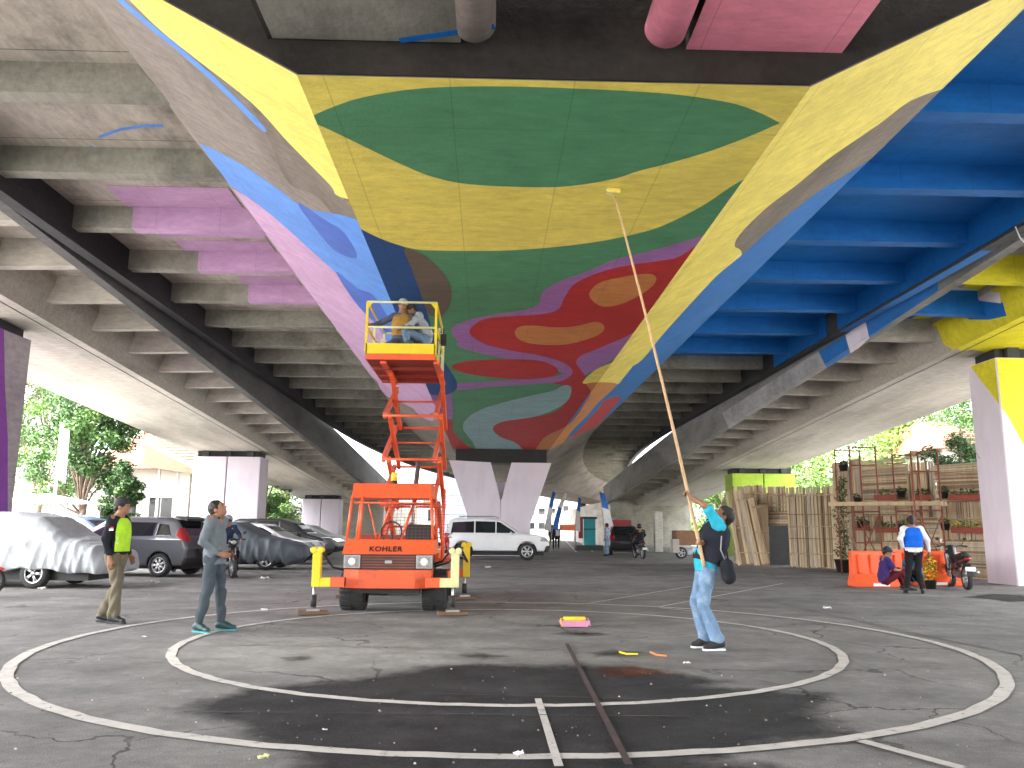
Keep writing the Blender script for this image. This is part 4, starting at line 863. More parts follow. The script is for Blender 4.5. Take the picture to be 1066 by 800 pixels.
for x in (-.60, .72):
    for y in (.62, 3.7): wheel(lift, x, y, .32, .4, OR)
def outrigger(s_, x, y, my, mbm, par=lift, h1=.95):
    mb = MB(); xi = s_ * .62
    mb.box(min(xi, x), max(xi, x), y - .06, y + .06, .42, .56, OR if abs(x) < 0 else mbm); 
    mb.box(min(xi, xi + s_ * .22), max(xi, xi + s_ * .22), y - .065, y + .065, .415, .565, OR)
    mb.box(x - .062, x + .062, y - .07, y + .07, .42, h1, my); 
    for q in (-.05, .05): mb.lathe([(.001, -.08), (.05, -.08), (.05, .08), (.001, .08)], (x + q, y, h1 + .02), 'y', my, 12)
    o = mb.build('outrigger', par, bevel=.006)
    mb = MB(); mb.tube([(x - .03, y, .5), (x - .03, y, .1)], .022, M_METAL, 10); mb.tube([(x - .03, y, .3), (x - .03, y, .12)], .045, M_BLK, 10); mb.build('ram', o)
    mb = MB(); T = Matrix.Translation((x - .03, y, 0)) @ Matrix.Rotation(R(12), 4, 'Z'); mb.box(-.22, .22, -.12, .12, .012, .06, M_WOOD, T); mb.box(-.1, .1, -.07, .07, .06, .085, M_METAL, T); mb.build('foot_pad', o)
    return o
outrigger(-1, -1.06, -.2, YL, YL); outrigger(1, 1.07, -.2, CRM, CRM); outrigger(1, 1.17, 2.7, YL, OR, h1=1.0); outrigger(-1, -1.06, 2.9, YL, OR)
mb = MB(); mb.tube([(-1.0, -.18, .96), (-.95, -.15, .88), (-.85, 0, .7), (-.72, .15, .66)], .018, M_BLK, 6); lp(mb, 'hose')
mb = MB(); mb.tube([(.7, .4, .74), (.85, .2, .8), (1.0, -.1, 1.0), (1.14, -.1, 1.04), (1.2, 0, .9), (1.24, .6, .78), (1.15, 1.6, .8)], .018, M_BLK, 6); mb.tube([(.7, .5, .7), (.95, .2, .78), (1.1, -.05, .95)], .014, M_BLK, 6); lp(mb, 'hose')
# ladder and frames on the right flank
mb = MB()
for y in (1.15, 1.45): mb.tube([(.78, y, .55), (.80, y, 2.0)], .018, OR, 6)
for i in range(5): mb.tube([(.785, 1.15, .75 + .27 * i), (.785, 1.45, .75 + .27 * i)], .012, OR, 6)
lp(mb, 'ladder')
mb = MB(); mb.box(.45, .95, 1.0, 1.9, .64, .74, M_METAL); mb.tube([(.7, .9, .66), (1.05, 1.5, .70)], .03, M_METAL, 8); lp(mb, 'tool_box')
# scissor
SY0, SY1, SZ, ST = 1.55, 3.35, .95, 4.12; NL = 4; dz = (ST - SZ) / NL
sxs = (-.28, .64)
for sx in sxs:
    for k in range(NL):
        z0 = SZ + dz * k; z1 = z0 + dz
        for q, (ya, yb) in enumerate(((SY0, SY1), (SY1, SY0))):
            x = sx + (.045 if q else -.045); a, b = Vector((x, ya, z0)), Vector((x, yb, z1)); d = (b - a).normalized(); n = Vector((0, -d.z, d.y)) * .062
            mb = MB(); xx = Vector((.034, 0, 0)); vs = [a - n - xx, a + n - xx, b + n - xx, b - n - xx, a - n + xx, a + n + xx, b + n + xx, b - n + xx]
            mb.add(vs, [(0, 1, 2, 3), (7, 6, 5, 4), (0, 4, 5, 1), (1, 5, 6, 2), (2, 6, 7, 3), (3, 7, 4, 0)], OR if q else ORP); lp(mb, 'scissor_arm', bevel=.006)
for k in range(1, NL):
    for y in (SY0, SY1): mb = MB(); mb.tube([(sxs[0] - .08, y, SZ + dz * k), (sxs[1] + .08, y, SZ + dz * k)], .024, OR, 8); lp(mb, 'cross_rod')
for k in range(NL): mb = MB(); mb.tube([(sxs[0] - .06, (SY0 + SY1) / 2, SZ + dz * (k + .5)), (sxs[1] + .06, (SY0 + SY1) / 2, SZ + dz * (k + .5))], .02, ORP, 8); lp(mb, 'cross_rod')
mb = MB(); mb.tube([(.18, 1.9, 1.4), (.18, 3.0, 2.6)], .05, M_METAL, 10); lp(mb, 'lift_ram')
mb = MB()
for sx in sxs: mb.box(sx - .07, sx + .07, SY0 - .1, SY1 + .1, .8, .93, OR)
lp(mb, 'base_rail')
# platform
PX0, PX1 = XX(380.5, LY + .6, 4.2) - LX, XX(453, LY + .6, 4.2) - LX; PY0, PY1 = .6, 2.9; PZ = 4.17
mb = MB(); mb.box(PX0, PX1, PY0, PY1, PZ, PZ + .1, OR)
mb.box(PX0 + .01, PX1 - .01, PY0 + .01, PY1 - .01, PZ - .006, PZ - .001, DRD)
for y in (1.2, 1.9, 2.5): mb.box(PX0 + .04, PX1 - .04, y, y + .05, PZ - .06, PZ - .006, DRD)
for sx in sxs: mb.box(sx - .05, sx + .05, PY0 + .1, PY1 - .1, PZ - .05, PZ - .006, OR)
lp(mb, 'platform_deck')
mb = MB(); mb.box(PX0, PX1, PY0 - .02, PY0, PZ + .1, PZ + .28, YL); mb.box(PX0, PX0 + .02, PY0, PY1, PZ + .1, PZ + .2, YL); mb.box(PX1 - .02, PX1, PY0, PY1, PZ + .1, PZ + .2, YL); mb.box(PX0, PX1, PY1, PY1 + .02, PZ + .1, PZ + .2, YL); lp(mb, 'toe_board')
for z, nm in ((PZ + 1.02, 'guard_rail'), (PZ + .57, 'guard_rail')):
    for a, b in (((PX0, PY0), (PX1, PY0)), ((PX0, PY0), (PX0, PY1)), ((PX1, PY0), (PX1, PY1)), ((PX0, PY1), (PX1, PY1))):
        mb = MB(); mb.tube([(a[0], a[1], z), (b[0], b[1], z)], .02, CRM if a[1] == b[1] else YL, 8); lp(mb, nm)
for x in (PX0, PX1):
    for y in (PY0, PY0 + .95, PY0 + 1.95, PY1): mb = MB(); mb.box(x - .02, x + .02, y - .02, y + .02, PZ + .1, PZ + (1.0 if y in (PY0, PY1) else .8), YL if y == PY0 else CRM); lp(mb, 'guard_post')
for sx, x in ((1, PX0), (-1, PX1)):
    mb = MB(); mb.prism([(x, PZ + 1.0), (x + sx * .1, PZ + 1.0), (x, PZ + .88)], 'y', PY0 - .026, PY0 - .02, YL); lp(mb, 'corner_gusset')
mb = MB(); mb.box(PX1 + .03, PX1 + .13, 1.5, 1.7, PZ + .5, PZ + .68, M_BLK); mb.tube([(PX1 + .08, 1.6, PZ + .68), (PX1 + .08, 1.55, PZ + .8)], .012, M_BLK, 6); lp(mb, 'control_box')
# the two painters up there
TAN = cloth('ochre_waistcoat', (.36, .20, .05)); DGY = cloth('dark_blue_grey_cloth', (.09, .11, .14)); PGY = cloth('pale_grey_cloth', (.30, .33, .36))
tanvest = vest(TAN, 'waistcoat', .12)
P = sitting(.28, chest=(.0, 0, .60), neck=(.03, 0, .83), head=(.06, 0, .97), shL=(.0, .17, .78), shR=(.0, -.17, .78), elR=(.05, -.42, .62), wrR=(.22, -.55, .55), elL=(.12, .22, .55), wrL=(.3, .1, .5), face=(.8, .5, -.3), anL=(.1, .2, .1), anR=(.1, -.2, .1), knL=(.4, .2, .14), knR=(.4, -.2, .14), toL=(.0, .2, .05), toR=(.0, -.2, .05))
zp = PZ + .10
person('worker in an ochre waistcoat and knitted cap kneeling on the platform', (XX(419, 14.5, 4.8), 14.5, zp + .07), R(-90), P, .013, DGY, 'long', DGY, BSH, cap(mat('grey_knit', (.42, .40, .38), .9, .1), False), HAIR, extra=tanvest)
P = sitting(.42, chest=(.10, 0, .70), neck=(.20, 0, .88), head=(.29, 0, .98), shL=(.17, .17, .84), shR=(.17, -.17, .84), elL=(.32, .2, .66), elR=(.32, -.22, .68), wrL=(.48, .1, .6), wrR=(.46, -.1, .8), knL=(.42, .16, .52), knR=(.42, -.16, .5), anL=(.3, .15, .1), anR=(.3, -.15, .1), toL=(.43, .16, .04), toR=(.43, -.15, .04), face=(.8, 0, -.5), crown=(.5, 0, .8))
person('worker in pale grey crouching on the platform at the right, head bowed', (XX(443, 14.6, 4.8), 14.6, zp), R(200), P, .013, PGY, 'long', DEN, BSH, cap(mat('dark_knit', (.05, .045, .04), .9, .1), False), HAIR)
t = thing('paint_bucket', 'small white paint bucket on the lift platform at its left edge', 'bucket', (XX(395, 14.4, 4.4), 14.3, zp))
mb = MB(); mb.lathe([(.001, 0), (.1, 0), (.13, .26), (.135, .27), (.12, .26), (.1, .2), (.001, .2)], (0, 0, 0), 'z', M_WHITE, 18); mb.build('pail', t); mb = MB(); mb.tube([(-.13, 0, .25), (-.08, .02, .34), (.08, .02, .34), (.13, 0, .25)], .004, M_METAL, 5); mb.build('handle', t)
# ================================================================== VEHICLES
def vol(lo, hi, h):
    n = np.ceil((np.array(hi) - np.array(lo)) / h).astype(int) + 1
    return np.meshgrid(*[lo[i] + h * np.arange(n[i]) for i in range(3)], indexing='ij', sparse=True)
def smax(a, b, k): return -smin(-a, -b, k)
class Car:
    """length along x (front +x), implicit body from side profile and tumblehome"""
    def __init__(s, prof, W, belt, roofz, wb, r, inset=.22, k=.09):
        s.prof = prof; s.W = W; s.belt = belt; s.roofz = roofz; s.wb = wb; s.r = r; s.inset = inset; s.k = k; s.L = max(p[0] for p in prof) - min(p[0] for p in prof)
    def body(s, x, y, z, arches=True, grow=0.0):
        d2 = polysdf(s.prof, x[:, :, 0], z[0, 0, :][None, :] + 0 * x[:, :, 0])[:, None, :]
        hw = s.W / 2 - s.inset * np.clip((z - s.belt) / (s.roofz - s.belt), 0, 1.2) - .05 * np.clip((.45 - z) / .3, 0, 1) - .10 * np.clip(np.abs(x) / (s.L / 2) - .55, 0, 1) ** 1.5 * 3
        dy = (np.abs(y) - hw) * .95
        d = smax(d2, dy, s.k) - grow
        if arches:
            for wx in s.wb:
                c = np.maximum(np.sqrt((x - wx) ** 2 + (z - s.r) ** 2) - s.r * 1.14, (s.W / 2 - .30) - np.abs(y)); d = np.maximum(d, -c)
        return d
    def mesh(s, name, m, par, h, fn, lo=None, hi=None):
        xs = [p[0] for p in s.prof]; zs = [p[1] for p in s.prof]
        lo = lo or (min(xs) - .15, -s.W / 2 - .15, min(zs) - .1); hi = hi or (max(xs) + .15, s.W / 2 + .15, max(zs) + .15)
        x, y, z = vol(lo, hi, h); V, Q = surfnet(np.asarray(fn(x, y, z), float), lo, h)
        return mesh_obj(name, V, Q, m, par) if len(V) else None
def lamp_poly(car, mb_name, m, par, poly, side, h, g=.012, ylim=None):
    """a patch following the body skin inside the side-view polygon"""
    def fn(x, y, z):
        d = car.body(x, y, z, False, g); p = polysdf(poly, x[:, :, 0], z[0, 0, :][None, :] + 0 * x[:, :, 0])[:, None, :]
        d = np.maximum(d, p)
        if ylim: d = np.maximum(d, ylim[0] - np.abs(y)); d = np.maximum(d, np.abs(y) - ylim[1])
        if side: d = np.maximum(d, -side * y)
        return d
    px = [p[0] for p in poly]; pz = [p[1] for p in poly]
    return car.mesh(mb_name, m, par, h, fn, (min(px) - .06, -car.W / 2 - .1 if side <= 0 else -.1, min(pz) - .06), (max(px) + .06, car.W / 2 + .1 if side >= 0 else .1, max(pz) + .06))
def car_wheel(par, x, y, r, sgn, w_=.21, rim=M_CHROME, spokes=6):
    mb = MB(); mb.lathe([(r * .66, -w_ / 2), (r * .93, -w_ / 2), (r, -w_ * .3), (r, w_ * .3), (r * .93, w_ / 2), (r * .66, w_ / 2), (r * .66, -w_ / 2)], (x, y, r), 'y', M_TYRE, 28)
    mb.lathe([(.001, 0), (r * .68, 0)], (x, y, r), 'y', M_BLK, 20); o = mb.build('wheel', par)
    mb = MB(); yy = y + sgn * w_ * .42; mb.lathe([(r * .58, yy - y - .02 * sgn), (r * .6, yy - y + .01 * sgn), (r * .68, yy - y + .005 * sgn), (r * .68, -sgn * .02)], (x, y, r), 'y', rim, 28)
    for i in range(spokes):
        a = 2 * math.pi * i / spokes
        for da in (-.13, .13): mb.tube([(x + r * .08 * math.cos(a), yy + .0, r + r * .08 * math.sin(a)), (x + r * .62 * math.cos(a + da), yy - sgn * .015, r + r * .62 * math.sin(a + da))], r * .055, rim, 5)
    mb.lathe([(.001, yy - y + sgn * .02), (r * .16, yy - y + sgn * .015), (r * .17, 0)], (x, y, r), 'y', rim, 12); mb.build('rim', o)
    return o
def paintm(name, col, rough=.28, metal=0.0): return mat(name, col, rough, .04, 2, coat=.6, metal=metal)
PR_SUV = [(-2.33, .45), (-2.36, .95), (-2.24, 1.10), (-2.08, 1.70), (-1.8, 1.80), (-.4, 1.82), (.25, 1.72), (.98, 1.22), (1.2, 1.17), (1.95, 1.08), (2.28, .92), (2.36, .62), (2.3, .38), (-2.2, .38)]
PR_HAT = [(-2.0, .40), (-2.04, .75), (-1.93, 1.05), (-1.62, 1.50), (-1.3, 1.57), (.0, 1.57), (.5, 1.47), (1.15, 1.06), (1.3, 1.01), (1.8, .88), (2.0, .7), (2.02, .4), (1.9, .26), (-1.9, .28)]
PR_SED = [(-2.25, .40), (-2.27, .85), (-2.1, 1.03), (-1.6, 1.08), (-1.05, 1.42), (-.4, 1.48), (.25, 1.44), (1.05, 1.02), (1.2, .97), (1.95, .84), (2.2, .68), (2.24, .42), (2.1, .26), (-2.1, .28)]
PR_MPV = [(-2.1, .45), (-2.14, .9), (-2.03, 1.15), (-1.85, 1.60), (-1.6, 1.68), (.1, 1.70), (.7, 1.55), (1.35, 1.10), (1.5, 1.05), (1.95, .92), (2.14, .7), (2.13, .42), (2.0, .28), (-2.0, .30)]
def make_car(name, label, cat, prof, W, belt, wb, r, paint_m, loc, rz, h=.03, group=None, sidew=None, wind=None, rearw=None, front=None, rear=None, trim=None, inset=.22, spokes=6, rails=False):
    roofz = max(p[1] for p in prof); c = Car(prof, W, belt, roofz, wb, r, inset); t = thing(name, label, cat, loc, rz, group)
    c.mesh('body', paint_m, t, h, lambda x, y, z: c.body(x, y, z))
    mb = MB(); mb.box(min(p[0] for p in prof) + .25, max(p[0] for p in prof) - .25, -W / 2 + .28, W / 2 - .28, .2, .7, M_BLK); mb.build('underbody', t)
    for poly in sidew or []:
        for sd in (1, -1): lamp_poly(c, 'window', M_GLASS, t, poly, sd, h * .7)
    yl = W / 2 - inset - .06
    if wind: lamp_poly(c, 'windscreen', M_GLASS, t, wind, 0, h * .7, ylim=(-1, yl + .05))
    if rearw: lamp_poly(c, 'rear_window', M_GLASS, t, rearw, 0, h * .7, ylim=(-1, yl + .02))
    for poly in front or []:
        for sd in (1, -1): lamp_poly(c, 'headlight', mat('headlamp_glass', (.26, .27, .27), .1, .35, 30, spec=.8), t, poly, sd, h * .6, ylim=(W * .27, 2))
    for poly in rear or []:
        for sd in (1, -1): lamp_poly(c, 'tail_light', mat('tail_lamp_red', (.28, .008, .01), .2, .1, 5, coat=.5), t, poly, sd, h * .6, g=.02, ylim=(W * .30, 2))
    xs = [p[0] for p in prof]
    if trim: lamp_poly(c, 'bumper_trim', mat('black_plastic', (.03, .03, .03), .55, .1, 4), t, trim, 0, h, g=.015)
    mb = MB(); mb.box(min(xs) - .035, min(xs) - .01, -.26, .26, .62, .74, mat('number_plate_black', (.03, .03, .03), .4)); mb.build('number_plate', t)
    for sd in (1, -1):
        mb = MB(); xm = [q for q in (wind or [(.6, 1.1)])][0][0] - .28; mb.ball((xm, sd * (W / 2 + .06), belt + .07), .1, paint_m, 8, (.6, 1.1, .75)); mb.build('mirror', t)
        mb = MB()
        for hx in (wb[0] + .95, wb[0] + 1.75): mb.box(hx, hx + .16, sd * (W / 2 - .01) - .02, sd * (W / 2 - .01) + .02, belt - .12, belt - .09, M_CHROME)
        mb.build('door_handle', t)
        if rails: mb = MB(); mb.tube([(-1.7, sd * (W / 2 - inset - .04), roofz + .02), (-1.5, sd * (W / 2 - inset - .04), roofz + .06), (-.1, sd * (W / 2 - inset - .04), roofz + .07), (.1, sd * (W / 2 - inset - .04), roofz)], .018, M_METAL, 6); mb.build('roof_rail', t)
    for wx in wb:
        for sd in (1, -1): car_wheel(t, wx, sd * (W / 2 - .13), r, sd, spokes=spokes)
    return t
# white four-wheel drive in front of the centre pier
DS = 37.3
make_car('parked_car', 'white off-road estate car parked in front of the V shaped pier', 'car', PR_SUV, 1.82, 1.08, (-1.42, 1.38), .38, paintm('white_car_paint', (.72, .73, .74)), (XX(516.5, DS, .8), DS, .004), R(-2), .026,
    sidew=[[(-1.98, 1.16), (-1.9, 1.62), (-.95, 1.67), (-.95, 1.16)], [(-.9, 1.16), (-.9, 1.67), (-.02, 1.66), (-.02, 1.16)], [(.03, 1.16), (.03, 1.66), (.2, 1.62), (.86, 1.20), (.84, 1.16)]], wind=[(.95, 1.22), (.3, 1.69), (.4, 1.75), (1.1, 1.3)],
    rearw=[(-2.4, 1.16), (-2.3, 1.6), (-2.05, 1.6), (-2.15, 1.16)], front=[[(1.95, .82), (2.0, 1.0), (2.4, .95), (2.4, .80)]], rear=[[(-2.4, .95), (-2.4, 1.2), (-1.95, 1.12), (-2.2, .95)]], trim=[(2.1, .35), (2.2, .62), (2.5, .66), (2.5, .3)], rails=True)
# blue-grey hatchback behind the steward, tail towards us
DH = 23.4
make_car('parked_car', 'blue-grey hatchback with red tail lights parked behind the hi-vis man', 'car', PR_HAT, 1.70, .98, (-1.28, 1.25), .31, paintm('slate_blue_paint', (.12, .125, .14), .25, .4), (XX(141, DH, .8), DH, .004), R(168), .024,
    sidew=[[(-1.58, 1.06), (-1.42, 1.36), (-1.12, 1.4), (-1.12, 1.06)], [(-1.06, 1.06), (-1.06, 1.42), (-.15, 1.44), (-.15, 1.06)], [(-.08, 1.06), (-.08, 1.44), (.35, 1.4), (1.0, 1.06)]], wind=[(1.1, 1.08), (.45, 1.46), (.55, 1.52), (1.25, 1.12)],
    rearw=[(-2.1, 1.08), (-1.7, 1.46), (-1.55, 1.42), (-1.85, 1.08)], rear=[[(-2.1, .9), (-2.1, 1.06), (-1.78, 1.3), (-1.72, 1.24), (-1.68, 1.08), (-1.86, .95)]], front=[[(1.6, .72), (1.7, .88), (2.1, .8), (2.1, .68)]], trim=[(-2.2, .2), (-2.2, .5), (-1.95, .5), (-1.85, .25)], spokes=7)
h_ = [o for o in bpy.data.objects if o.get('label', '').startswith('blue-grey hatch')][0]
mb = MB(); mb.prism([(-1.86, 1.46), (-1.55, 1.56), (-1.5, 1.6), (-1.9, 1.52)], 'y', -.58, .58, mat('black_plastic', (.03, .03, .03), .55)); mb.build('spoiler', h_, bevel=.01)
# covered cars
def covered(label, prof, W, belt, wb, r, m, loc, rz, h=.03, wheels=(1,), fold=.05, seed=0, low=.24, cat='covered car', mouth=None):
    roofz = max(p[1] for p in prof); c = Car(prof, W, belt, roofz, wb, r, .18, .28); t = thing('covered_car', label, cat, loc, rz)
    rn = random.Random(seed); ph = [rn.uniform(0, 6.28) for _ in range(8)]
    def fn(x, y, z):
        u = x + y * 0 + np.sign(y) * .3; low_ = np.clip((roofz - .15 - z) / (roofz - .3), 0, 1); low_ = low_ ** 1.1
        d = c.body(x, y, z, False, .035)
        f1 = 1 - np.abs(np.sin(u * 6.5 + ph[0] + 1.4 * np.sin(u * 1.7 + ph[1]) + 1.6 * z)) * 1.3; f2 = 1 - 2 * np.abs(np.sin(u * 13 + ph[2] + 2 * np.sin(u * 2.3 + ph[3]) - 2.5 * z)); f3 = 1 - 2 * np.abs(np.sin(4.5 * z + 2 * np.sin(1.9 * x + ph[4]) + 2.6 * x))
        yy = np.sin(np.clip(y, -1, 1) * 8 + ph[5] + 2 * z)
        d = d - fold * low_ * (f1 - .2) - fold * .35 * low_ * f2 - .014 * f3 * np.clip(low_ * 3, .35, 1) - fold * .4 * low_ * yy * (np.abs(x) > c.L / 2 - .35) - .06 * low_ ** 2
        hemz = low + .05 * np.sin(2.6 * x + ph[6]) + .02 * np.sin(9 * x + ph[7])
        d = np.maximum(d, (hemz - z) * .9)
        return np.maximum(d, -(c.body(x, y, z, False, -.01) + 0 * z)) if False else d
    xs = [p[0] for p in prof]; lo = (min(xs) - .35, -W / 2 - .35, .08)
    c.mesh('cover', m, t, h, fn, lo, (max(xs) + .35, W / 2 + .35, roofz + .2))
    mb = MB(); mb.box(min(xs) + .3, max(xs) - .3, -W / 2 + .2, W / 2 - .2, .16, .5, M_BLK); mb.build('underbody', t)
    for wx in wb:
        for sd in (1, -1): car_wheel(t, wx, sd * (W / 2 - .11), r, sd, spokes=5)
    return t
SILV = mat('silver_cover', (.30, .32, .33), .6, .16, 3, .5, 9, metal=.08, col2=(.24, .25, .26), c2scale=2); DKCV = mat('slate_cover', (.085, .10, .115), .65, .12, 3, .3, 14); PALC = mat('pale_cover', (.45, .46, .46), .5, .1, 3)
covered('car under a crumpled silver cover at the left, its wheels showing', PR_HAT, 1.74, .95, (-1.3, .62), .31, SILV, (XX(45, 18.9, .8) - .25, 18.9, .004), R(-4), .024, fold=.06, seed=3, low=.36)
covered('car under a dark slate cover, its long bonnet pointing right behind the grey-shirted man', PR_SED, 1.74, .95, (-1.35, 1.3), .31, DKCV, (XX(243, 27.2, .8), 27.4, .004), R(-3), .026, fold=.05, seed=5, low=.13)
covered('pale covered car furthest back in the left row', PR_SED, 1.74, .95, (-1.35, 1.3), .31, PALC, (XX(322, 47, .8), 47, .004), R(-3), .04, fold=.05, seed=8, low=.15)
SW = [[(-1.2, 1.03), (-.95, 1.32), (-.25, 1.36), (-.25, 1.03)], [(-.18, 1.03), (-.18, 1.36), (.25, 1.32), (.85, 1.03)]]
def row_car(label, col, px, Y, prof=PR_SED, sw=SW):
    wd = [(1.02, 1.04), (.3, 1.40), (.35, 1.5), (1.2, 1.1)] if prof is PR_SED else [(1.3, 1.12), (.72, 1.52), (.8, 1.6), (1.45, 1.2)]
    return make_car('parked_car', label, 'car', prof, 1.74, .97, (-1.35, 1.32), .32, paintm('car_paint_' + label.split()[0].lower(), col), (XX(px, Y, .8), Y, .004), R(-5), .036, sidew=sw, wind=wd, front=[[(1.85, .6), (1.8, .8), (2.3, .78), (2.3, .58)]], rear=[[(-2.3, .75), (-2.3, .98), (-1.9, .98), (-2.0, .8)]], trim=[(2.0, .2), (2.05, .5), (2.4, .5), (2.4, .2)])
MPVW = [[(-1.75, 1.15), (-1.65, 1.52), (-.9, 1.57), (-.9, 1.15)], [(-.83, 1.15), (-.83, 1.57), (.1, 1.57), (.1, 1.15)], [(.16, 1.15), (.16, 1.56), (.6, 1.48), (1.15, 1.15)]]
row_car('silver white saloon next to the dark covered car', (.60, .61, .62), 272, 31.5)
row_car('black saloon third from the front in the left row', (.02, .022, .025), 292, 35.5, PR_MPV, MPVW)
row_car('charcoal saloon nosing out beside the lift', (.03, .032, .036), 308, 40.0)
row_car('navy estate car behind the silver covered car, only its roof in view', (.03, .05, .11), 78, 29.5, PR_MPV, MPVW)
row_car('slate car parked outside in the street beyond the left pier', (.05, .08, .13), 292, 62, PR_MPV, MPVW)
row_car('red car in the street beyond the row of parked cars', (.40, .05, .04), 318, 72)
make_car('parked_car', 'black hatchback seen from behind beyond the motorcyclist', 'car', PR_HAT, 1.70, .98, (-1.28, 1.25), .31, paintm('black_car_paint', (.015, .015, .018)), (XX(648, 46, .8), 46, .004), R(84), .04,
    rearw=[(-2.1, 1.08), (-1.7, 1.46), (-1.55, 1.42), (-1.85, 1.08)], rear=[[(-2.1, .82), (-2.1, 1.02), (-1.75, 1.1), (-1.7, .9)]])
# motorcycles
MRED = paintm('motorbike_red', (.42, .02, .02)); MBLK = paintm('motorbike_black', (.02, .02, .022))
def motorbike(label, loc, rz, pm, h=.016, box=False):
    t = thing('motorcycle', label, 'motorcycle', loc, rz)
    for wx in (-.62, .62):
        mb = MB(); rr = .28; mb.lathe([(rr * .8, -.045), (rr * .95, -.05), (rr, 0), (rr * .95, .05), (rr * .8, .045), (rr * .8, -.045)], (wx, 0, rr), 'y', M_TYRE, 26); o = mb.build('wheel', t)
        mb = MB(); mb.lathe([(rr * .78, -.03), (rr * .84, -.03), (rr * .84, .03), (rr * .78, .03), (rr * .78, -.03)], (wx, 0, rr), 'y', M_METAL, 26)
        for i in range(5): a = i * 2 * math.pi / 5; mb.tube([(wx, 0, rr), (wx + rr * .8 * math.cos(a), 0, rr + rr * .8 * math.sin(a))], .014, M_METAL, 5)
        mb.lathe([(.001, -.05), (.04, -.05), (.04, .05), (.001, .05)], (wx, 0, rr), 'y', M_METAL, 10); mb.build('rim', o)
    s = SDF(); s.c((-.1, 0, .34), (.12, 0, .36), .10, .10, .05); s.c((-.1, 0, .38), (-.62, 0, .30), .05, .045, .03); s.build('engine', M_METAL, t, h)
    s = SDF(); s.c((-.75, 0, .70), (-.25, 0, .62), .055, .10, .05); s.c((-.25, 0, .6), (.15, 0, .5), .1, .07, .06); s.c((.15, 0, .5), (.42, 0, .85), .07, .1, .06); s.c((.36, -.1, .45), (.42, -.1, .8), .05, .07, .05); s.c((.36, .1, .45), (.42, .1, .8), .05, .07, .05); s.e((.47, 0, .93), (.11, .13, .10), None, .04); s.build('fairing', pm, t, h)
    s = SDF(); s.c((-.62, 0, .80), (-.05, 0, .72), .075, .085, .04); s.c((-.62, .05, .80), (-.05, .04, .72), .06, .07, .04); s.c((-.62, -.05, .80), (-.05, -.04, .72), .06, .07, .04); s.build('seat', M_BLK, t, h)
    mb = MB()
    for q in (.07, -.07): mb.tube([(.62, q, .28), (.46, q, .82)], .02, M_METAL, 8)
    mb.build('fork', t)
    mb = MB(); mb.prism([(-.14, .0), (-.1, .16), (.08, .2), (.28, .12), (.3, .06), (.08, .14), (-.08, .1)], 'y', -.055, .055, pm, Matrix.Translation((.58, 0, .40))); mb.build('front_mudguard', t, bevel=.01)
    mb = MB(); mb.prism([(-.3, .02), (-.28, .2), (-.1, .32), (.05, .3), (-.12, .24), (-.24, .1)], 'y', -.07, .07, M_BLK, Matrix.Translation((-.62, 0, .30))); mb.build('rear_mudguard', t, bevel=.01)
    mb = MB(); mb.tube([(.30, .34, .99), (.40, .2, 1.0), (.42, 0, .97), (.40, -.2, 1.0), (.30, -.34, .99)], .014, M_BLK, 8); mb.tube([(.30, .34, .99), (.36, .24, .995)], .02, M_BLK, 8); mb.tube([(.30, -.34, .99), (.36, -.24, .995)], .02, M_BLK, 8); mb.build('handlebar', t)
    for q in (1, -1): mb = MB(); mb.tube([(.37, q * .22, 1.0), (.36, q * .30, 1.14)], .007, M_BLK, 5); mb.ball((.36, q * .31, 1.17), .05, M_BLK, 8, (.35, 1, .7)); mb.build('mirror', t)
    mb = MB(); mb.ball((.57, 0, .92), .07, mat('headlamp_glass', (.26, .27, .27), .1, .35, 30, spec=.8), 8, (.4, 1.1, .8)); mb.build('headlight', t)
    mb = MB(); mb.ball((-.8, 0, .72), .06, mat('tail_lamp_red', (.28, .008, .01), .2), 8, (.6, 1.4, .7)); mb.build('tail_light', t)
    mb = MB(); mb.box(-.95, -.94, -.11, .11, .44, .54, M_WHITE); mb.box(-.94, -.8, -.02, .02, .48, .6, M_BLK); mb.build('number_plate', t)
    mb = MB(); mb.tube([(-.05, -.14, .28), (-.4, -.16, .3), (-.85, -.17, .42)], .03, M_METAL, 10, .05); mb.build('exhaust', t)
    mb = MB(); mb.tube([(0, .1, .25), (-.1, .25, .02)], .012, M_BLK, 5); mb.build('side_stand', t)
    if box: mb = MB(); mb.box(-.95, -.6, -.18, .18, .86, 1.1, M_BLK); mb.build('top_box', t, bevel=.04)
    return t
motorbike('motorcycle with red trim cut off by the left edge of the picture', (XX(-10, 17.0, .5) + .1, 15.6, .004), R(20), MRED)
kb = motorbike('black motorcycle parked beside the orange barriers by the near right pier', (XX(1004, 19.6, .5), 19.9, .004), R(76), MBLK)
motorbike('motorcycle standing in shadow behind the grey-shirted man', (XX(236, 22.5, .5), 22.6, .004), R(-60), MBLK)
motorbike('black motorcycle half hidden behind the dark covered car', (XX(186, 25.6, .5), 25.6, .004), R(-80), MBLK)
YR = 39.5; RX = XX(665, YR, .6)
motorbike('motorcycle being ridden away from us towards the abutment', (RX, YR, .004), R(97), MBLK)
P = sitting(.80, chest=(.02, 0, 1.14), neck=(.05, 0, 1.36), head=(.08, 0, 1.50), shL=(.04, .18, 1.31), shR=(.04, -.18, 1.31), elL=(.16, .3, 1.12), elR=(.16, -.3, 1.12), wrL=(.38, .3, 1.0), wrR=(.38, -.3, 1.0), hipL=(.02, .1, .82), hipR=(.02, -.1, .82), knL=(.38, .22, .72), knR=(.38, -.22, .72), anL=(.12, .2, .36), anR=(.12, -.2, .36), toL=(.26, .2, .3), toR=(.26, -.2, .3), face=(1, 0, 0), flat=False)
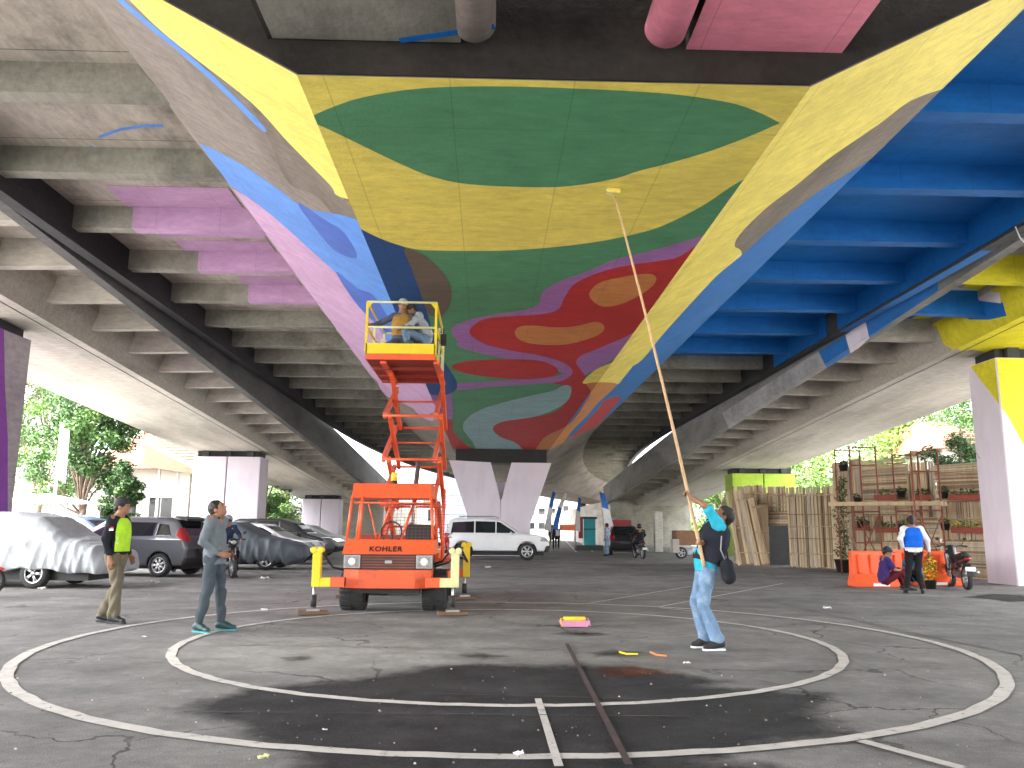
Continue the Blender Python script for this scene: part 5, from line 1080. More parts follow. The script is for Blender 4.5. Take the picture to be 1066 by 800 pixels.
person('motorcyclist in black jacket and helmet riding away in the background', (RX + .02, YR - .25, .0), R(97), P, .02, BKC, 'long', DK, BSH, helmet(mat('black_helmet', (.015, .015, .015), .25, .1)))
P = sitting(.80, chest=(.02, 0, 1.14), neck=(.05, 0, 1.36), head=(.08, 0, 1.50), shL=(.04, .18, 1.31), shR=(.04, -.18, 1.31), elL=(.16, .3, 1.12), elR=(.16, -.3, 1.12), wrL=(.38, .3, 1.0), wrR=(.38, -.3, 1.0), hipL=(.02, .1, .82), hipR=(.02, -.1, .82), knL=(.36, .22, .66), knR=(.36, -.22, .66), anL=(.12, .26, .12), anR=(.12, -.26, .12), toL=(.26, .27, .04), toR=(.26, -.27, .04), face=(1, 0, 0))
person('rider in dark jacket and grey helmet sitting on the shadowed motorcycle', (XX(238, 22.5, .5) - .1, 22.5, .0), R(-60), P, .018, cloth('navy_jacket', (.02, .03, .06)), 'long', DK, BSH, helmet(mat('grey_helmet', (.25, .22, .22), .3, .1)))
far = dict(shirt=cloth('navy_jacket', (.02, .03, .06)))
person('distant pedestrian in dark clothes on the road beyond the pier', (XX(574.5, 56, .8), 56, 0), R(90), standing(), .03, far['shirt'], 'long', DK, BSH, None, HAIR)
person('distant pedestrian in a white shirt beside the one in dark clothes', (XX(580, 60, .8), 60, 0), R(90), standing(), .03, WHC, 'short', DK, BSH, None, HAIR)
# ================================================================== BAMBOO SCREENS, SCAFFOLD, PLANTS
BB = [mat('bamboo_%s' % n, c_, .75, .22, 3, .2, 30, stretch=(3, 3, .4)) for n, c_ in (('straw', (.52, .41, .27)), ('tan', (.42, .31, .19)), ('brown', (.24, .165, .10)), ('grey', (.42, .37, .30)))]
def screen(label, a, b, z0, z1, seed, vert=True, parts=None, slw=.045, lean=0, name='bamboo_screen'):
    """a, b ground points; slats split bamboo; bands of lattice laid either way"""
    a, b = Vector(a), Vector(b); L = (b - a).length; ang = math.atan2(b.y - a.y, b.x - a.x); rn = random.Random(seed); t = thing(name, label, 'bamboo screen', (a.x, a.y, 0), ang)
    for (u0, u1, w0, w1, vt) in parts or [(0, L, z0, z1, vert)]:
        mb = MB(); T = Matrix.Rotation(lean, 4, 'Y'); p = u0 if vt else w0; e = u1 if vt else w1
        while p < e:
            w_ = rn.uniform(slw * .6, slw * 1.3); m = rn.choice([BB[0], BB[0], BB[1], BB[1], BB[2], BB[3]]); d = rn.uniform(0, .02); sk_ = rn.uniform(-.02, .02)
            if rn.random() < .94:
                if vt: mb.prism([(p, w0 + rn.uniform(-.02, .05)), (min(p + w_, e), w0 + rn.uniform(-.02, .05)), (min(p + w_, e) + sk_, w1 + rn.uniform(-.05, .02)), (p + sk_, w1 + rn.uniform(-.05, .02))], 'y', -.01 - d, .005 + d * .3, m, T)
                else: mb.prism([(u0 - rn.uniform(0, .04), p), (u1 + rn.uniform(0, .04), p + sk_), (u1, min(p + w_, e) + sk_), (u0, min(p + w_, e))], 'y', -.01 - d, .005 + d * .3, m, T)
            p += w_ + rn.uniform(.001, .012)
        mb.build('slat_panel', t)
    mb = MB(); mb.box(.02, L - .02, .03, .045, z0 + .03, z1 - .25, BB[2]); mb.build('backing_mat', t)
    for z in (z0 + .5, (z0 + z1) / 2, z1 - .35):
        mb = MB(); mb.tube([(0, -.05, z), (L, -.05, z + .02)], .022, BB[1], 6); mb.build('batten', t)
    return t
def GP(px, Y): return (XX(px, Y, .5), Y, 0)
def zt(py, Y): return CAMZ + (552 - py) * Y / F
A1, B1 = GP(822, 31.5), GP(874, 30.2)
sc1 = screen('tall pale bamboo screen of three joined panels beside the dark doorway', A1, B1, 0, zt(505, 31), 1, parts=None)
mb = MB(); L1 = (Vector(B1) - Vector(A1)).length
for u in (L1 * .35, L1 * .68): mb.box(u, u + .04, -.06, -.035, 0, zt(506, 31), BB[2])
for z in (1.05, 1.95): mb.box(0, L1, -.062, -.036, z, z + .035, BB[2])
mb.build('frame_lath', sc1)
Lc = lambda p, q: (Vector(q) - Vector(p)).length
A2, B2 = GP(796, 32.5), GP(822, 31.6); screen('short mixed bamboo screen above the dark doorway', A2, B2, 1.75, zt(505, 32), 2, parts=[(0, Lc(A2, B2), 2.1, zt(505, 32), True), (0, Lc(A2, B2), 1.55, 2.08, False)])
A3, B3 = GP(764, 34.0), GP(797, 32.6); screen('weathered bamboo board screen in front of the green pier', A3, B3, 0, zt(504, 33), 3, slw=.11)
A4, B4 = GP(768, 32.4), GP(790, 32.0); o = screen('loose bamboo board leaning to the left against the screens', A4, B4, 0, 2.9, 4, slw=.09, lean=R(-9)); o.rotation_euler[0] = R(-4)
A5, B5 = GP(785, 31.9), GP(801, 31.6); o = screen('narrow bamboo board tilted against the doorway edge', A5, B5, 0, 2.6, 5, slw=.07, lean=R(-11)); o.rotation_euler[0] = R(-4)
mb = MB(); a = GP(797, 33.2); mb.box(a[0], a[0] + 1.4, 33.3, 33.35, 0, 2.0, M_BLK); o = mb.build('doorway_shade'); tag(o, 'black panel standing for the darkness inside the doorway between the bamboo screens', 'doorway_shade')  # black panel stands in for the shade inside the doorway
A6, B6 = GP(872, 30.0), GP(902, 27.6); H6 = zt(480, 30); screen('bamboo wall section of worn boards behind the climbing plant', A6, B6, 0, zt(478, 29), 6, slw=.10)
A7, B7 = GP(902, 27.5), GP(950, 26.0); l7 = Lc(A7, B7); H = zt(476, 27); screen('bamboo wall section behind the scaffold, poles laid flat above and upright below', A7, B7, 0, H, 7, parts=[(0, l7, H * .52, H, False), (0, l7 * .0 + l7, H * .28, H * .51, True), (0, l7, 0, H * .27, False)])
A8, B8 = GP(950, 25.95), GP(980, 25.0); l8 = Lc(A8, B8); H = zt(478, 25.5); screen('bamboo wall section of upright canes over flat ones behind the blue waistcoat', A8, B8, 0, H, 8, parts=[(0, l8, H * .5, H, True), (0, l8, 0, H * .49, False)])
A9, B9 = GP(980, 24.9), GP(1045, 23.4); l9 = Lc(A9, B9); H = zt(478, 24.5); screen('bamboo wall section nearest the right pier, behind the parked motorcycle', A9, B9, 0, H, 9, parts=[(0, l9, H * .66, H, False), (0, l9, H * .32, H * .65, True), (0, l9, 0, H * .31, False)])
# scaffold
RUST = mat('rusty_red_tube', (.24, .07, .045), .7, .25, 5, .1, 40, col2=(.12, .05, .03))
def scaff(label, pxa, pxb, Y, ztop, xb=0):
    x0, x1 = XX(pxa, Y, 2), XX(pxb, Y, 2); t = thing('scaffold', label, 'scaffold', ((x0 + x1) / 2, Y, 0)); w_ = (x1 - x0) / 2
    for yy in (0, 1.1):
        for x in (-w_, w_): mb = MB(); mb.tube([(x, yy, 0), (x, yy, ztop)], .026, RUST, 8); mb.build('upright', t)
    for yy in (0, 1.1):
        for z in ((ztop - .03, ztop - .6, 1.95, 1.0) if yy == 0 else (ztop - .03, 1.95)): mb = MB(); mb.tube([(-w_, yy, z), (w_, yy, z)], .02, RUST, 8); mb.build('cross_bar', t)
    mb = MB(); mb.tube([(-w_, -.04, .3), (w_, -.04, 1.9)], .015, RUST, 6); mb.tube([(w_, -.04, .3), (-w_, -.04, 1.9)], .015, RUST, 6); mb.build('brace', t)
    return t
scaff('left bay of the rusty scaffold frames standing before the bamboo wall', 888, 915, 25.2, zt(462, 25.2)); scaff('right bay of the rusty scaffold frames, behind the blue waistcoat', 952, 980, 23.4, zt(466, 23.4))
mb = MB(); a, b = Vector((XX(866, 25.6, 2), 25.6, 2.12)), Vector((XX(983, 23.2, 2), 23.2, 2.08)); d = (b - a).normalized(); n = Vector((-d.y, d.x, 0)) * .16
for k, q in enumerate((-1, 0, 1)): mb.add([a + n * (q - .46), b + n * (q - .46), b + n * (q + .46), a + n * (q + .46), a + n * (q - .46) + Vector((0, 0, .12)), b + n * (q - .46) + Vector((0, 0, .12)), b + n * (q + .46) + Vector((0, 0, .12)), a + n * (q + .46) + Vector((0, 0, .12))], [(0, 3, 2, 1), (4, 5, 6, 7), (0, 1, 5, 4), (1, 2, 6, 5), (2, 3, 7, 6), (3, 0, 4, 7)], BB[k % 2 + 1])
tag(mb.build('scaffold_plank'), 'long walkway of planks laid across the scaffold frames', 'plank')
mb = MB(); mb.tube([(XX(905, 24.6, 1), 24.6, 0), (XX(872, 25.4, 1), 25.4, 2.1)], .03, BB[2], 8); tag(mb.build('leaning_pole'), 'brown pole leaning on the left end of the scaffold planks', 'pole')
# plants
LEAF = [mat('leaf_%s' % n, c_, .6, .3, 6, spec=.3) for n, c_ in (('dark', (.03, .07, .02)), ('mid', (.055, .12, .03)), ('light', (.10, .19, .045)), ('olive', (.09, .11, .035)), ('lime', (.22, .32, .05)))]
def leaves(mb, c, rad, n, size, ms, rn, flat_=.0):
    for _ in range(n):
        while True:
            p = Vector((rn.uniform(-1, 1), rn.uniform(-1, 1), rn.uniform(-1, 1)))
            if .25 < p.length < 1: break
        p = Vector((c[0] + p.x * rad[0], c[1] + p.y * rad[1], c[2] + p.z * rad[2])); u = Vector((rn.gauss(0, 1), rn.gauss(0, 1), rn.gauss(0, .6))).normalized(); v = u.cross(Vector((rn.gauss(0, 1), rn.gauss(0, 1), rn.gauss(0, 1)))).normalized(); s_ = size * rn.uniform(.6, 1.3)
        mb.add([p - u * s_ * .5, p + v * s_ * .22, p + u * s_ * .6, p - v * s_ * .22], [(0, 1, 2, 3)], rn.choice(ms))
rn = random.Random(5)
def pot(mb, c, r, h_, m): mb.lathe([(.001, 0), (r * .75, 0), (r, h_), (r * 1.06, h_), (r * .9, h_ * .9), (.001, h_ * .9)], c, 'z', m, 16)
t = thing('climbing_plant', 'tall thin climbing plant in a black pot at the foot of the bamboo wall', 'plant', (XX(878, 27.5, 1), 27.5, 0))
mb = MB(); pot(mb, (0, 0, 0), .34, .42, M_BLK); mb.build('pot', t)
mb = MB(); mb.tube([(0, 0, .3), (.04, 0, 1.2), (-.03, 0, 2.2), (0, 0, 3.1)], .03, BB[2], 6); mb.build('stem', t)
mb = MB()
for i in range(26): z = .45 + i * .105; leaves(mb, (rn.uniform(-.12, .12), rn.uniform(-.1, .1), z), (.24 - .003 * i, .2, .12), 26, .11, [LEAF[0], LEAF[0], LEAF[3], LEAF[1]], rn)
mb.build('foliage', t, fixn=False)
pots = [('red planter box with trailing green leaves, low on the wall left of the scaffold', 897, 548, 27.3, 1, .5), ('small black pot of fern hanging high at the wall corner', 878, 486, 28.6, 0, .2), ('small black hanging pot of dark leaves left of the scaffold upright', 893, 520, 26.9, 0, .16), ('small black hanging pot just under the plank, left bay', 896, 545, 26.8, 0, .16),
        ('red planter box with green plants on the upper wall, left bay', 922, 516, 26.5, 1, .7), ('black hanging pot on the wall between the two scaffold bays', 938, 513, 26.1, 0, .17), ('red planter with small plants above the blue waistcoat', 960, 516, 25.5, 1, .5), ('black hanging pot right of the second scaffold bay, upper row', 982, 514, 24.8, 0, .17),
        ('long red planter box on the upper wall above the motorcycle', 1005, 516, 24.3, 1, .9), ('planter box of green leaves low on the wall in the left bay', 924, 550, 26.4, 1, .7), ('black hanging pot behind the blue waistcoat shoulder', 939, 548, 26.0, 0, .17), ('black hanging pot right of the second scaffold bay, lower row', 984, 547, 24.7, 0, .17), ('red planter box with yellow flowers above the motorcycle seat', 1008, 550, 24.2, 1, .9)]
for lab, px, py, Y, kind, w_ in pots:
    p = A(px, py, Y - .35); t = thing('wall_planter', lab, 'planter', p, R(-32)); ms = [LEAF[0], LEAF[1], LEAF[3]] + ([LEAF[4]] * 3 + [YL] * 2 if 'yellow' in lab else [])
    mb = MB(); 
    if kind: mb.box(-w_ / 2, w_ / 2, -.09, .09, -.14, .02, mat('terracotta_red', (.25, .05, .03), .7, .15)); mb.build('trough', t, bevel=.01)
    else: pot(mb, (0, 0, -.15), w_ * .8, .2, M_BLK); mb.build('pot', t)
    mb = MB(); leaves(mb, (0, 0, .1), (w_ / 2 if kind else w_ * .9, .14, .13), 90 if kind else 60, .10, ms, rn); mb.build('foliage', t, fixn=False)
# orange water barriers
ORB = mat('orange_plastic', (.78, .10, .02), .45, .08, 2)
def barrier(label, px, Y, rz):
    t = thing('road_barrier', label, 'barrier', (XX(px, Y, .5), Y, 0), rz)
    mb = MB(); mb.prism([(-.26, 0), (-.26, .12), (-.14, .3), (-.09, .86), (.09, .86), (.14, .3), (.26, .12), (.26, 0)], 'x', -.62, .62, ORB); mb.build('shell', t, bevel=.03)
    mb = MB()
    for x in (-.45, -.15, .15, .45): mb.box(x - .05, x + .05, -.175, -.10, .32, .78, ORB)
    mb.build('ribbing', t, bevel=.02)
    mb = MB(); mb.box(-.2, .2, -.27, -.262, .03, .10, M_WHITE); mb.build('reflector', t); return t
barrier('orange plastic barrier at the left end, behind the purple shirt', 911, 20.3, R(0)); barrier('orange plastic barrier behind the sitting people', 943, 22.6, R(14)); barrier('orange plastic barrier at the right end, beside the motorcycle', 972, 20.9, R(-12))
rn = random.Random(9)
for lab, px, py, ms, n, sz in (('lime green bag of leaves on the ground by the sitting man', 922, 605, [LEAF[4], LEAF[2]], 260, .26), ('spilled yellow and green cuttings before the right barrier', 982, 602, [LEAF[4], LEAF[2], YL, LEAF[1]], 320, .3)):
    p = S(px, py, 0); t = thing('leaf_pile', lab, 'plant cuttings', (p.x, p.y, 0)); mb = MB(); leaves(mb, (0, 0, .1), (sz * 1.4, sz, .12), n, .1, ms, rn); mb.build('foliage', t, fixn=False)
t = thing('flower_bunch', 'bunch of yellow and orange flowers standing in front of the right barrier', 'flowers', (XX(967, 19.7, .5), 19.7, 0)); mb = MB(); leaves(mb, (0, 0, .45), (.18, .15, .38), 260, .09, [YL, ORB, LEAF[1], LEAF[4], YL], rn); mb.build('foliage', t, fixn=False); mb = MB(); pot(mb, (0, 0, 0), .14, .2, M_BLK); mb.build('pot', t)
# ground bits: painting tray, litter
tp = S(598, 653, 0); t = thing('paint_tray', 'yellow and pink paint tray lying on the asphalt inside the inner circle', 'paint tray', (tp.x, tp.y, .004), R(3))
mb = MB(); mb.add([(-.17, -.1, .01), (.17, -.1, .01), (.17, .12, .01), (-.17, .12, .01), (-.2, -.13, .09), (.2, -.13, .09), (.2, .14, .07), (-.2, .14, .07)], [(0, 1, 2, 3), (0, 4, 5, 1), (1, 5, 6, 2), (2, 6, 7, 3), (3, 7, 4, 0)], mat('tray_pink', (.65, .28, .42), .5)); mb.build('tray', t)
mb = MB(); mb.tube([(-.15, .0, .10), (.15, .02, .10)], .035, YL, 12); mb.build('roller', t); mb = MB(); mb.tube([(.15, .02, .10), (.19, .02, .11), (.2, -.1, .03)], .01, mat('tray_pink', (.65, .28, .42)), 6); mb.tube([(-.15, 0, .1), (-.19, 0, .11), (-.19, -.1, .02)], .01, YL, 6); mb.build('roller_handle', t)
for lab, pts, m in (('yellow paint stick lying left of the other, right of the tray', [(645, 679), (652, 681), (664, 681)], YL), ('orange-yellow paint stick lying right of the other', [(677, 679), (684, 682), (694, 683)], ORG)):
    q = [S(x, y, .02) for x, y in pts]; c0 = q[0].copy(); mb = MB(); mb.tube([p - c0 for p in q], .012, m, 6); o = mb.build('paint_stick'); o.location = c0; tag(o, lab, 'stick')
def litter(lab, px, py, sz, m, seed):
    rn_ = random.Random(seed); p = S(px, py, 0); mb = MB(); vs = []; n = 5
    for i in range(n):
        for j in range(n): vs.append(((i / (n - 1) - .5) * sz + rn_.uniform(-.1, .1) * sz, (j / (n - 1) - .5) * sz * .7 + rn_.uniform(-.1, .1) * sz, .004 + rn_.uniform(0, .4) * sz))
    mb.add(vs, [(i * n + j, i * n + j + 1, (i + 1) * n + j + 1, (i + 1) * n + j) for i in range(n - 1) for j in range(n - 1)], m); o = mb.build('litter'); o.location = (p.x, p.y, .012); tag(o, lab, 'litter')
litter('crumpled white paper on the wet patch by the outer line', 540, 789, .06, M_WHITE, 1); litter('crumpled yellowish wrapper on the outer line, lower left', 274, 793, .06, mat('wrapper', (.5, .5, .22), .5), 2); litter('white scrap lying right of the paint sticks', 715, 693, .06, M_WHITE, 3)
litter('tiny white scrap between the two circle lines on the left', 150, 665, .05, M_WHITE, 4); litter('tiny white scrap on the dry asphalt right of the painter', 861, 635, .12, M_WHITE, 5); litter('scrap of paper in front of the silver covered car', 43, 615, .14, M_WHITE, 6); litter('scrap of paper on the ground near the blue-grey hatchback', 160, 609, .2, M_WHITE, 7); litter('scrap of paper before the dark covered car', 275, 604, .2, M_WHITE, 8)
litter('pale pebble-like scrap in the wet patch left of the centre line', 338, 763, .03, M_WHITE, 10); litter('scrap near the far arc left of the lift', 275, 637, .1, M_WHITE, 11); litter('white scrap under the front of the white car', 508, 592, .2, M_WHITE, 12)
rn = random.Random(21); mb = MB()
for i in range(300):
    px, py = rn.uniform(-20, 1090), 585 + 215 * rn.random() ** .8; p = S(px, py, 0); s_ = rn.uniform(.0015, .006) * (1 + p.y / 20)
    mb.box(p.x - s_, p.x + s_, p.y - s_ * .8, p.y + s_ * .8, .013, .014 + s_, rn.choice([M_FAINT, M_FAINT, M_ASPH, BB[2], BB[3]]), None, .3)
tag(mb.build('grit'), 'scattered grit and crumbs lying on the asphalt', 'grit', kind='stuff')
# ================================================================== BACKDROP: trees, houses, street
nr = np.random.default_rng(4)
M_BARK = mat('bark', (.16, .12, .09), .9, .25, 5, .4, 30, stretch=(2, 2, .4))
def leafcloud(name, par, cents, rads, per, size, ms, wts=None):
    C = np.repeat(cents, per, 0); Rr = np.repeat(rads, per, 0); n = len(C)
    d = nr.normal(size=(n, 3)); d /= np.linalg.norm(d, axis=1)[:, None]; p = C + d * Rr[:, None] * (nr.random(n) ** .45)[:, None] * np.array([1, 1, .75])
    u = nr.normal(size=(n, 3)); u[:, 2] *= .6; u /= np.linalg.norm(u, axis=1)[:, None]; v = np.cross(u, nr.normal(size=(n, 3))); v /= np.linalg.norm(v, axis=1)[:, None]
    s_ = (size * nr.uniform(.6, 1.4, n))[:, None]; V = np.stack([p - u * s_ * .5, p + v * s_ * .28, p + u * s_ * .55, p - v * s_ * .28], 1).reshape(-1, 3); Q = np.arange(n * 4).reshape(-1, 4)
    o = mesh_obj(name, V, Q, ms[0], par, False)
    for m in ms[1:]: o.data.materials.append(m)
    cm = np.repeat(nr.integers(0, len(ms), len(cents)), per); mix = nr.random(n) < .35; cm[mix] = nr.integers(0, len(ms), mix.sum())
    o.data.polygons.foreach_set('material_index', cm.astype(np.int32)); o.data.update(); return o
def tree(label, x, Y, h_, cr, ms, n=26, per=220, leaf=.2, name='broadleaf_tree', trunk=.16, low=.35):
    n = int(n * 1.5); per = int(per * 1.7); leaf *= .8
    t = thing(name, label, 'tree', (x, Y, 0)); mb = MB(); mb.tube([(0, 0, 0), (.1, .05, h_ * .3), (-.05, .1, h_ * .6), (.05, 0, h_ * .88)], trunk, M_BARK, 8, trunk * .3)
    cents = []; rads = []
    for i in range(n):
        a = nr.uniform(0, 6.28); zz = nr.uniform(low, 1.0); rr = cr * math.sqrt(max(.08, 1 - ((zz - .62) / .5) ** 2)) * nr.uniform(.35, .95)
        c = np.array([rr * math.cos(a), rr * math.sin(a), h_ * zz]); cents.append(c); rads.append(cr * nr.uniform(.22, .42))
        if i % 2 == 0: mb.tube([(0, .05, h_ * max(.25, zz - .35)), tuple(c * np.array([.5, .5, 1]) - np.array([0, 0, h_ * .08])), tuple(c)], trunk * .35, M_BARK, 5, .02)
    mb.build('trunk', t); leafcloud('crown', t, np.array(cents), np.array(rads), per, leaf, ms); return t
TL = [LEAF[0], LEAF[1], LEAF[2], LEAF[1]]; TY = [LEAF[2], LEAF[4], LEAF[1], LEAF[2]]; TD = [LEAF[0], LEAF[1], LEAF[0]]
def tr(label, px, Y, ytop, cr, ms, **k): return tree(label, XX(px, Y, 3), Y, zt(ytop, Y), cr, ms, **k)
tr('large tree beyond the covered silver car, its crown behind the white flagpole', 86, 36, 412, 2.2, TL, n=34, per=260, leaf=.17, low=.3)
tr('yellow-green tree at the far left, just right of the violet pier', 40, 44, 395, 3.0, TY, n=26, leaf=.2)
tr('low dark bush-like tree in front of the tiled house', 126, 34.5, 488, 1.0, TD, n=20, per=220, leaf=.14, low=.2)
tr('tree behind the tiled house roof at the left', 185, 62, 452, 4.0, TL, n=26, leaf=.26)
tr('bright green tree seen between the two pale left piers', 292, 66, 498, 2.9, TY, n=26, leaf=.22, low=.2)
tr('darker tree beside the pale left pier, left of the bright green one', 276, 58, 490, 2.2, TL, n=20, leaf=.2, low=.2)
tr('tree far behind the bamboo screens, right of the green pier', 850, 62, 478, 4.2, TY, n=28, leaf=.28, low=.25)
tr('wide pale tree rising behind the scaffold', 915, 52, 415, 5.2, TY, n=40, per=240, leaf=.25, low=.25)
tr('dark leafy tree beside the white window wall near the right pier', 1003, 31, 452, 1.6, TD, n=20, leaf=.13, low=.35)
tr('tall tree filling the gap left of the right pier', 975, 60, 395, 5.5, TL, n=36, leaf=.28, low=.25)
tr('tree between the green pier and the ramp edge, far back', 752, 75, 500, 4.5, TY, n=24, leaf=.3, low=.1)
tr('broad tree outside the view at far right', 1120, 60, 400, 6, TL, n=30, leaf=.3, low=.2)
M_TILE = mat('clay_roof_tiles', (.20, .095, .06), .85, .25, 3, .5, 14, stretch=(1, 1, 3), col2=(.13, .085, .065), c2scale=1.5); M_PLAS = mat('cream_plaster', (.33, .31, .27), .85, .08, 2); M_FRM = mat('grey_frame', (.3, .3, .3), .5)
def house(label, px0, px1, Y, y_eave, y_ridge, dep=8, wall=M_PLAS, roof=M_TILE, wins=((.5, .45),), hip=.25, name='house', over=.6):
    x0, x1 = XX(px0, Y, 3), XX(px1, Y, 3); ze, zrg = zt(y_eave, Y), zt(y_ridge, Y); cx = (x0 + x1) / 2; w_ = (x1 - x0) / 2
    t = thing(name, label, 'house', (cx, Y, 0)); mb = MB(); mb.box(-w_, w_, 0, dep, 0, ze, wall); mb.build('wall', t)
    o_ = over; e0 = ze - .1; P = [(-w_ - o_, -o_, e0), (w_ + o_, -o_, e0), (w_ + o_, dep + o_, e0), (-w_ - o_, dep + o_, e0), (-w_ * (1 - hip * 2), dep / 2, zrg), (w_ * (1 - hip * 2), dep / 2, zrg)]
    mb = MB(); mb.add(P, [(0, 1, 5, 4), (1, 2, 5), (2, 3, 4, 5), (3, 0, 4), (0, 3, 2, 1)], roof)
    for i in range(14):   # courses of tiles
        for (a, b, c, d) in (((0), (1), (5), (4)),):
            u = i / 14; A_ = Vector(P[a]).lerp(Vector(P[d]), u); B_ = Vector(P[b]).lerp(Vector(P[c]), u); mb.tube([A_ + Vector((0, 0, .02)), B_ + Vector((0, 0, .02))], .05, roof, 4)
    mb.build('roof', t)
    for (u, v) in wins:
        x = -w_ + 2 * w_ * u; z = ze * v; mb = MB(); mb.box(x - .75, x + .75, -.06, .05, z - .7, z + .7, M_FRM); f_ = mb.build('window', t)
        mb = MB(); [mb.box(x - .68 + i * .7, x - .04 + i * .7, -.075, -.062, z - .63, z + .63, M_GLASS) for i in (0, 1)]; mb.build('pane', f_)
    return t
house('cream house with a hipped clay tile roof behind the left trees', 96, 196, 50, 492, 443, wins=((.35, .5), (.72, .5)))
for px in (168, 178, 186): pass
t = thing('porch', 'open white porch with thin posts in front of the tiled house', 'porch', (XX(182, 45, 2), 45, 0)); mb = MB()
for q in (-1.0, 0, 1.0): mb = MB(); mb.tube([(q, 0, 0), (q, 0, zt(492, 45))], .07, M_WHITE, 8); mb.build('post', t)
mb = MB(); mb.prism([(-1.5, zt(492, 45)), (1.5, zt(500, 45)), (1.5, zt(500, 45) + .15), (-1.5, zt(470, 45))], 'y', -1, 2, M_TILE); mb.build('roof', t)
house('low white house with a tiled roof far right, beside the right pier', 985, 1045, 44, 462, 425, wins=((.2, .75), (.55, .75)), name='house')
house('pale far house between the lift and the V shaped pier', 440, 480, 95, 520, 510, wins=((.3, .6), (.7, .6)), roof=M_PLAS)
t = thing('office_building', 'grey-blue glass building seen left of the V shaped pier', 'building', (XX(476, 90, 3), 90, 0)); mb = MB(); hb = zt(494, 90); mb.box(-1.7, 2.6, 0, 6, 0, hb, mat('blue_grey_glass', (.16, .19, .30), .25, .15, .6)); mb.build('glass_wall', t)
for i in range(7): mb = MB(); mb.box(-1.72, 2.62, -.05, -.01, .9 + i * hb / 7.2, 1.0 + i * hb / 7.2, M_PLAS); mb.build('floor_band', t)
mb = MB(); mb.box(-2.1, -1.7, -.1, 6, 0, hb + .3, M_PLAS); mb.build('corner_pillar', t)
for lab, px0, px1, Y, yt_, m in (('pale far building closing the road beyond the pier', 578, 600, 150, 520, M_PLAS), ('cream far building right of the road', 600, 640, 130, 515, mat('peach_plaster', (.6, .45, .36), .85)), ('grey far building behind the flags', 548, 580, 135, 524, mat('grey_plaster', (.4, .42, .44), .85))):
    x0, x1 = XX(px0, Y, 3), XX(px1, Y, 3); H = zt(yt_, Y); t = thing('far_building', lab, 'building', ((x0 + x1) / 2, Y, 0)); w_ = (x1 - x0) / 2; mb = MB(); mb.box(-w_, w_, 0, 8, 0, H, m); mb.build('wall', t)
    for i in range(3):
        for j in range(2): mb = MB(); x = -w_ + 2 * w_ * (i + .5) / 3; z = H * (.35 + .4 * j); mb.box(x - .5, x + .5, -.05, .02, z - .5, z + .5, M_GLASS); mb.build('window', t)
# white flagpole, tent, low walls on the left
t = thing('flagpole', 'white pole standing left of the big tree behind the silver covered car', 'pole', (XX(53, 33, 1), 33, 0)); mb = MB(); mb.tube([(0, 0, 0), (-.03, 0, zt(447, 33))], .075, M_WHITE, 10, .05); mb.build('mast', t)
mb = MB(); mb.prism([(0, 0), (.28, -.1), (.32, -2.2), (.05, -2.0)], 'y', -.01, .01, M_WHITE, Matrix.Translation((.02, 0, zt(452, 33)))); mb.build('pennant', t)
t = thing('canopy_tent', 'white peaked tent roof behind the silver covered car', 'tent', (XX(42, 31, 1), 31, 0)); mb = MB(); z0, z1 = zt(538, 31) + .35, zt(519, 31); mb.add([(-1.7, -1.2, z0), (1.5, -1.2, z0), (1.5, 1.6, z0), (-1.7, 1.6, z0), (0, .2, z1)], [(0, 1, 4), (1, 2, 4), (2, 3, 4), (3, 0, 4)], M_WHITE); mb.build('roof', t)
for q in ((-1.6, -1.1), (1.4, -1.1), (1.4, 1.5), (-1.6, 1.5)): mb = MB(); mb.tube([(q[0], q[1], 0), (q[0], q[1], z0)], .03, M_METAL, 6); mb.build('leg', t)
mb = MB(); mb.box(-60, XX(345, 78, 1), 78, 78.3, 0, 1.6, M_PLAS); tag(mb.build('boundary_wall'), 'long pale boundary wall far behind the parked cars', 'wall')
mb = MB(); mb.box(XX(0, 40, 1) - 25, XX(215, 40, 1), 40, 40.25, 0, zt(545, 40) + .1, M_PLAS); tag(mb.build('boundary_wall'), 'low cream wall behind the trees on the left', 'wall')
mb = MB(); mb.box(18, 70, 46, 46.3, 0, 2.4, M_PLAS); tag(mb.build('boundary_wall'), 'pale wall hidden behind the bamboo on the right', 'wall')
# street bits beyond the pier
def box_thing(name, lab, cat, px0, px1, Y, y0, y1, m, dep=.8, part='body'):
    x0, x1 = XX(px0, Y, 1), XX(px1, Y, 1); t = thing(name, lab, cat, ((x0 + x1) / 2, Y, 0)); w_ = (x1 - x0) / 2; mb = MB(); mb.box(-w_, w_, 0, dep, max(0, zt(y1, Y)), zt(y0, Y), m); mb.build(part, t, bevel=.03); return t, w_
TQ = mat('turquoise_panel', (.04, .35, .40), .5, .1); RP = mat('dull_red_panel', (.35, .04, .05), .6, .1)
t, w_ = box_thing('street_kiosk', 'turquoise kiosk beside the road under the flyover', 'kiosk', 608, 620, 58, 540, 572, TQ); mb = MB(); mb.box(-w_ - .1, w_ + .1, -.1, .9, zt(540, 58), zt(538, 58), M_EDGE); mb.build('roof', t); mb = MB(); mb.box(-w_ - .02, w_ + .02, -.03, -.005, zt(551, 58), zt(550, 58), M_EDGE); mb.build('seam', t)
box_thing('kiosk_panel', 'dull red panel standing left of the turquoise kiosk', 'panel', 602.5, 607, 57.8, 538, 560, RP, .3)
box_thing('planter_wall', 'low stone planter in front of the turquoise kiosk', 'planter', 600, 628, 55, 567, 576, M_EDGE, 1.0)
t, w_ = box_thing('street_banner', 'orange lettered banner hung across the far road', 'banner', 583, 599, 84, 546, 552, mat('banner_orange', (.75, .16, .08), .7, .1), .05)
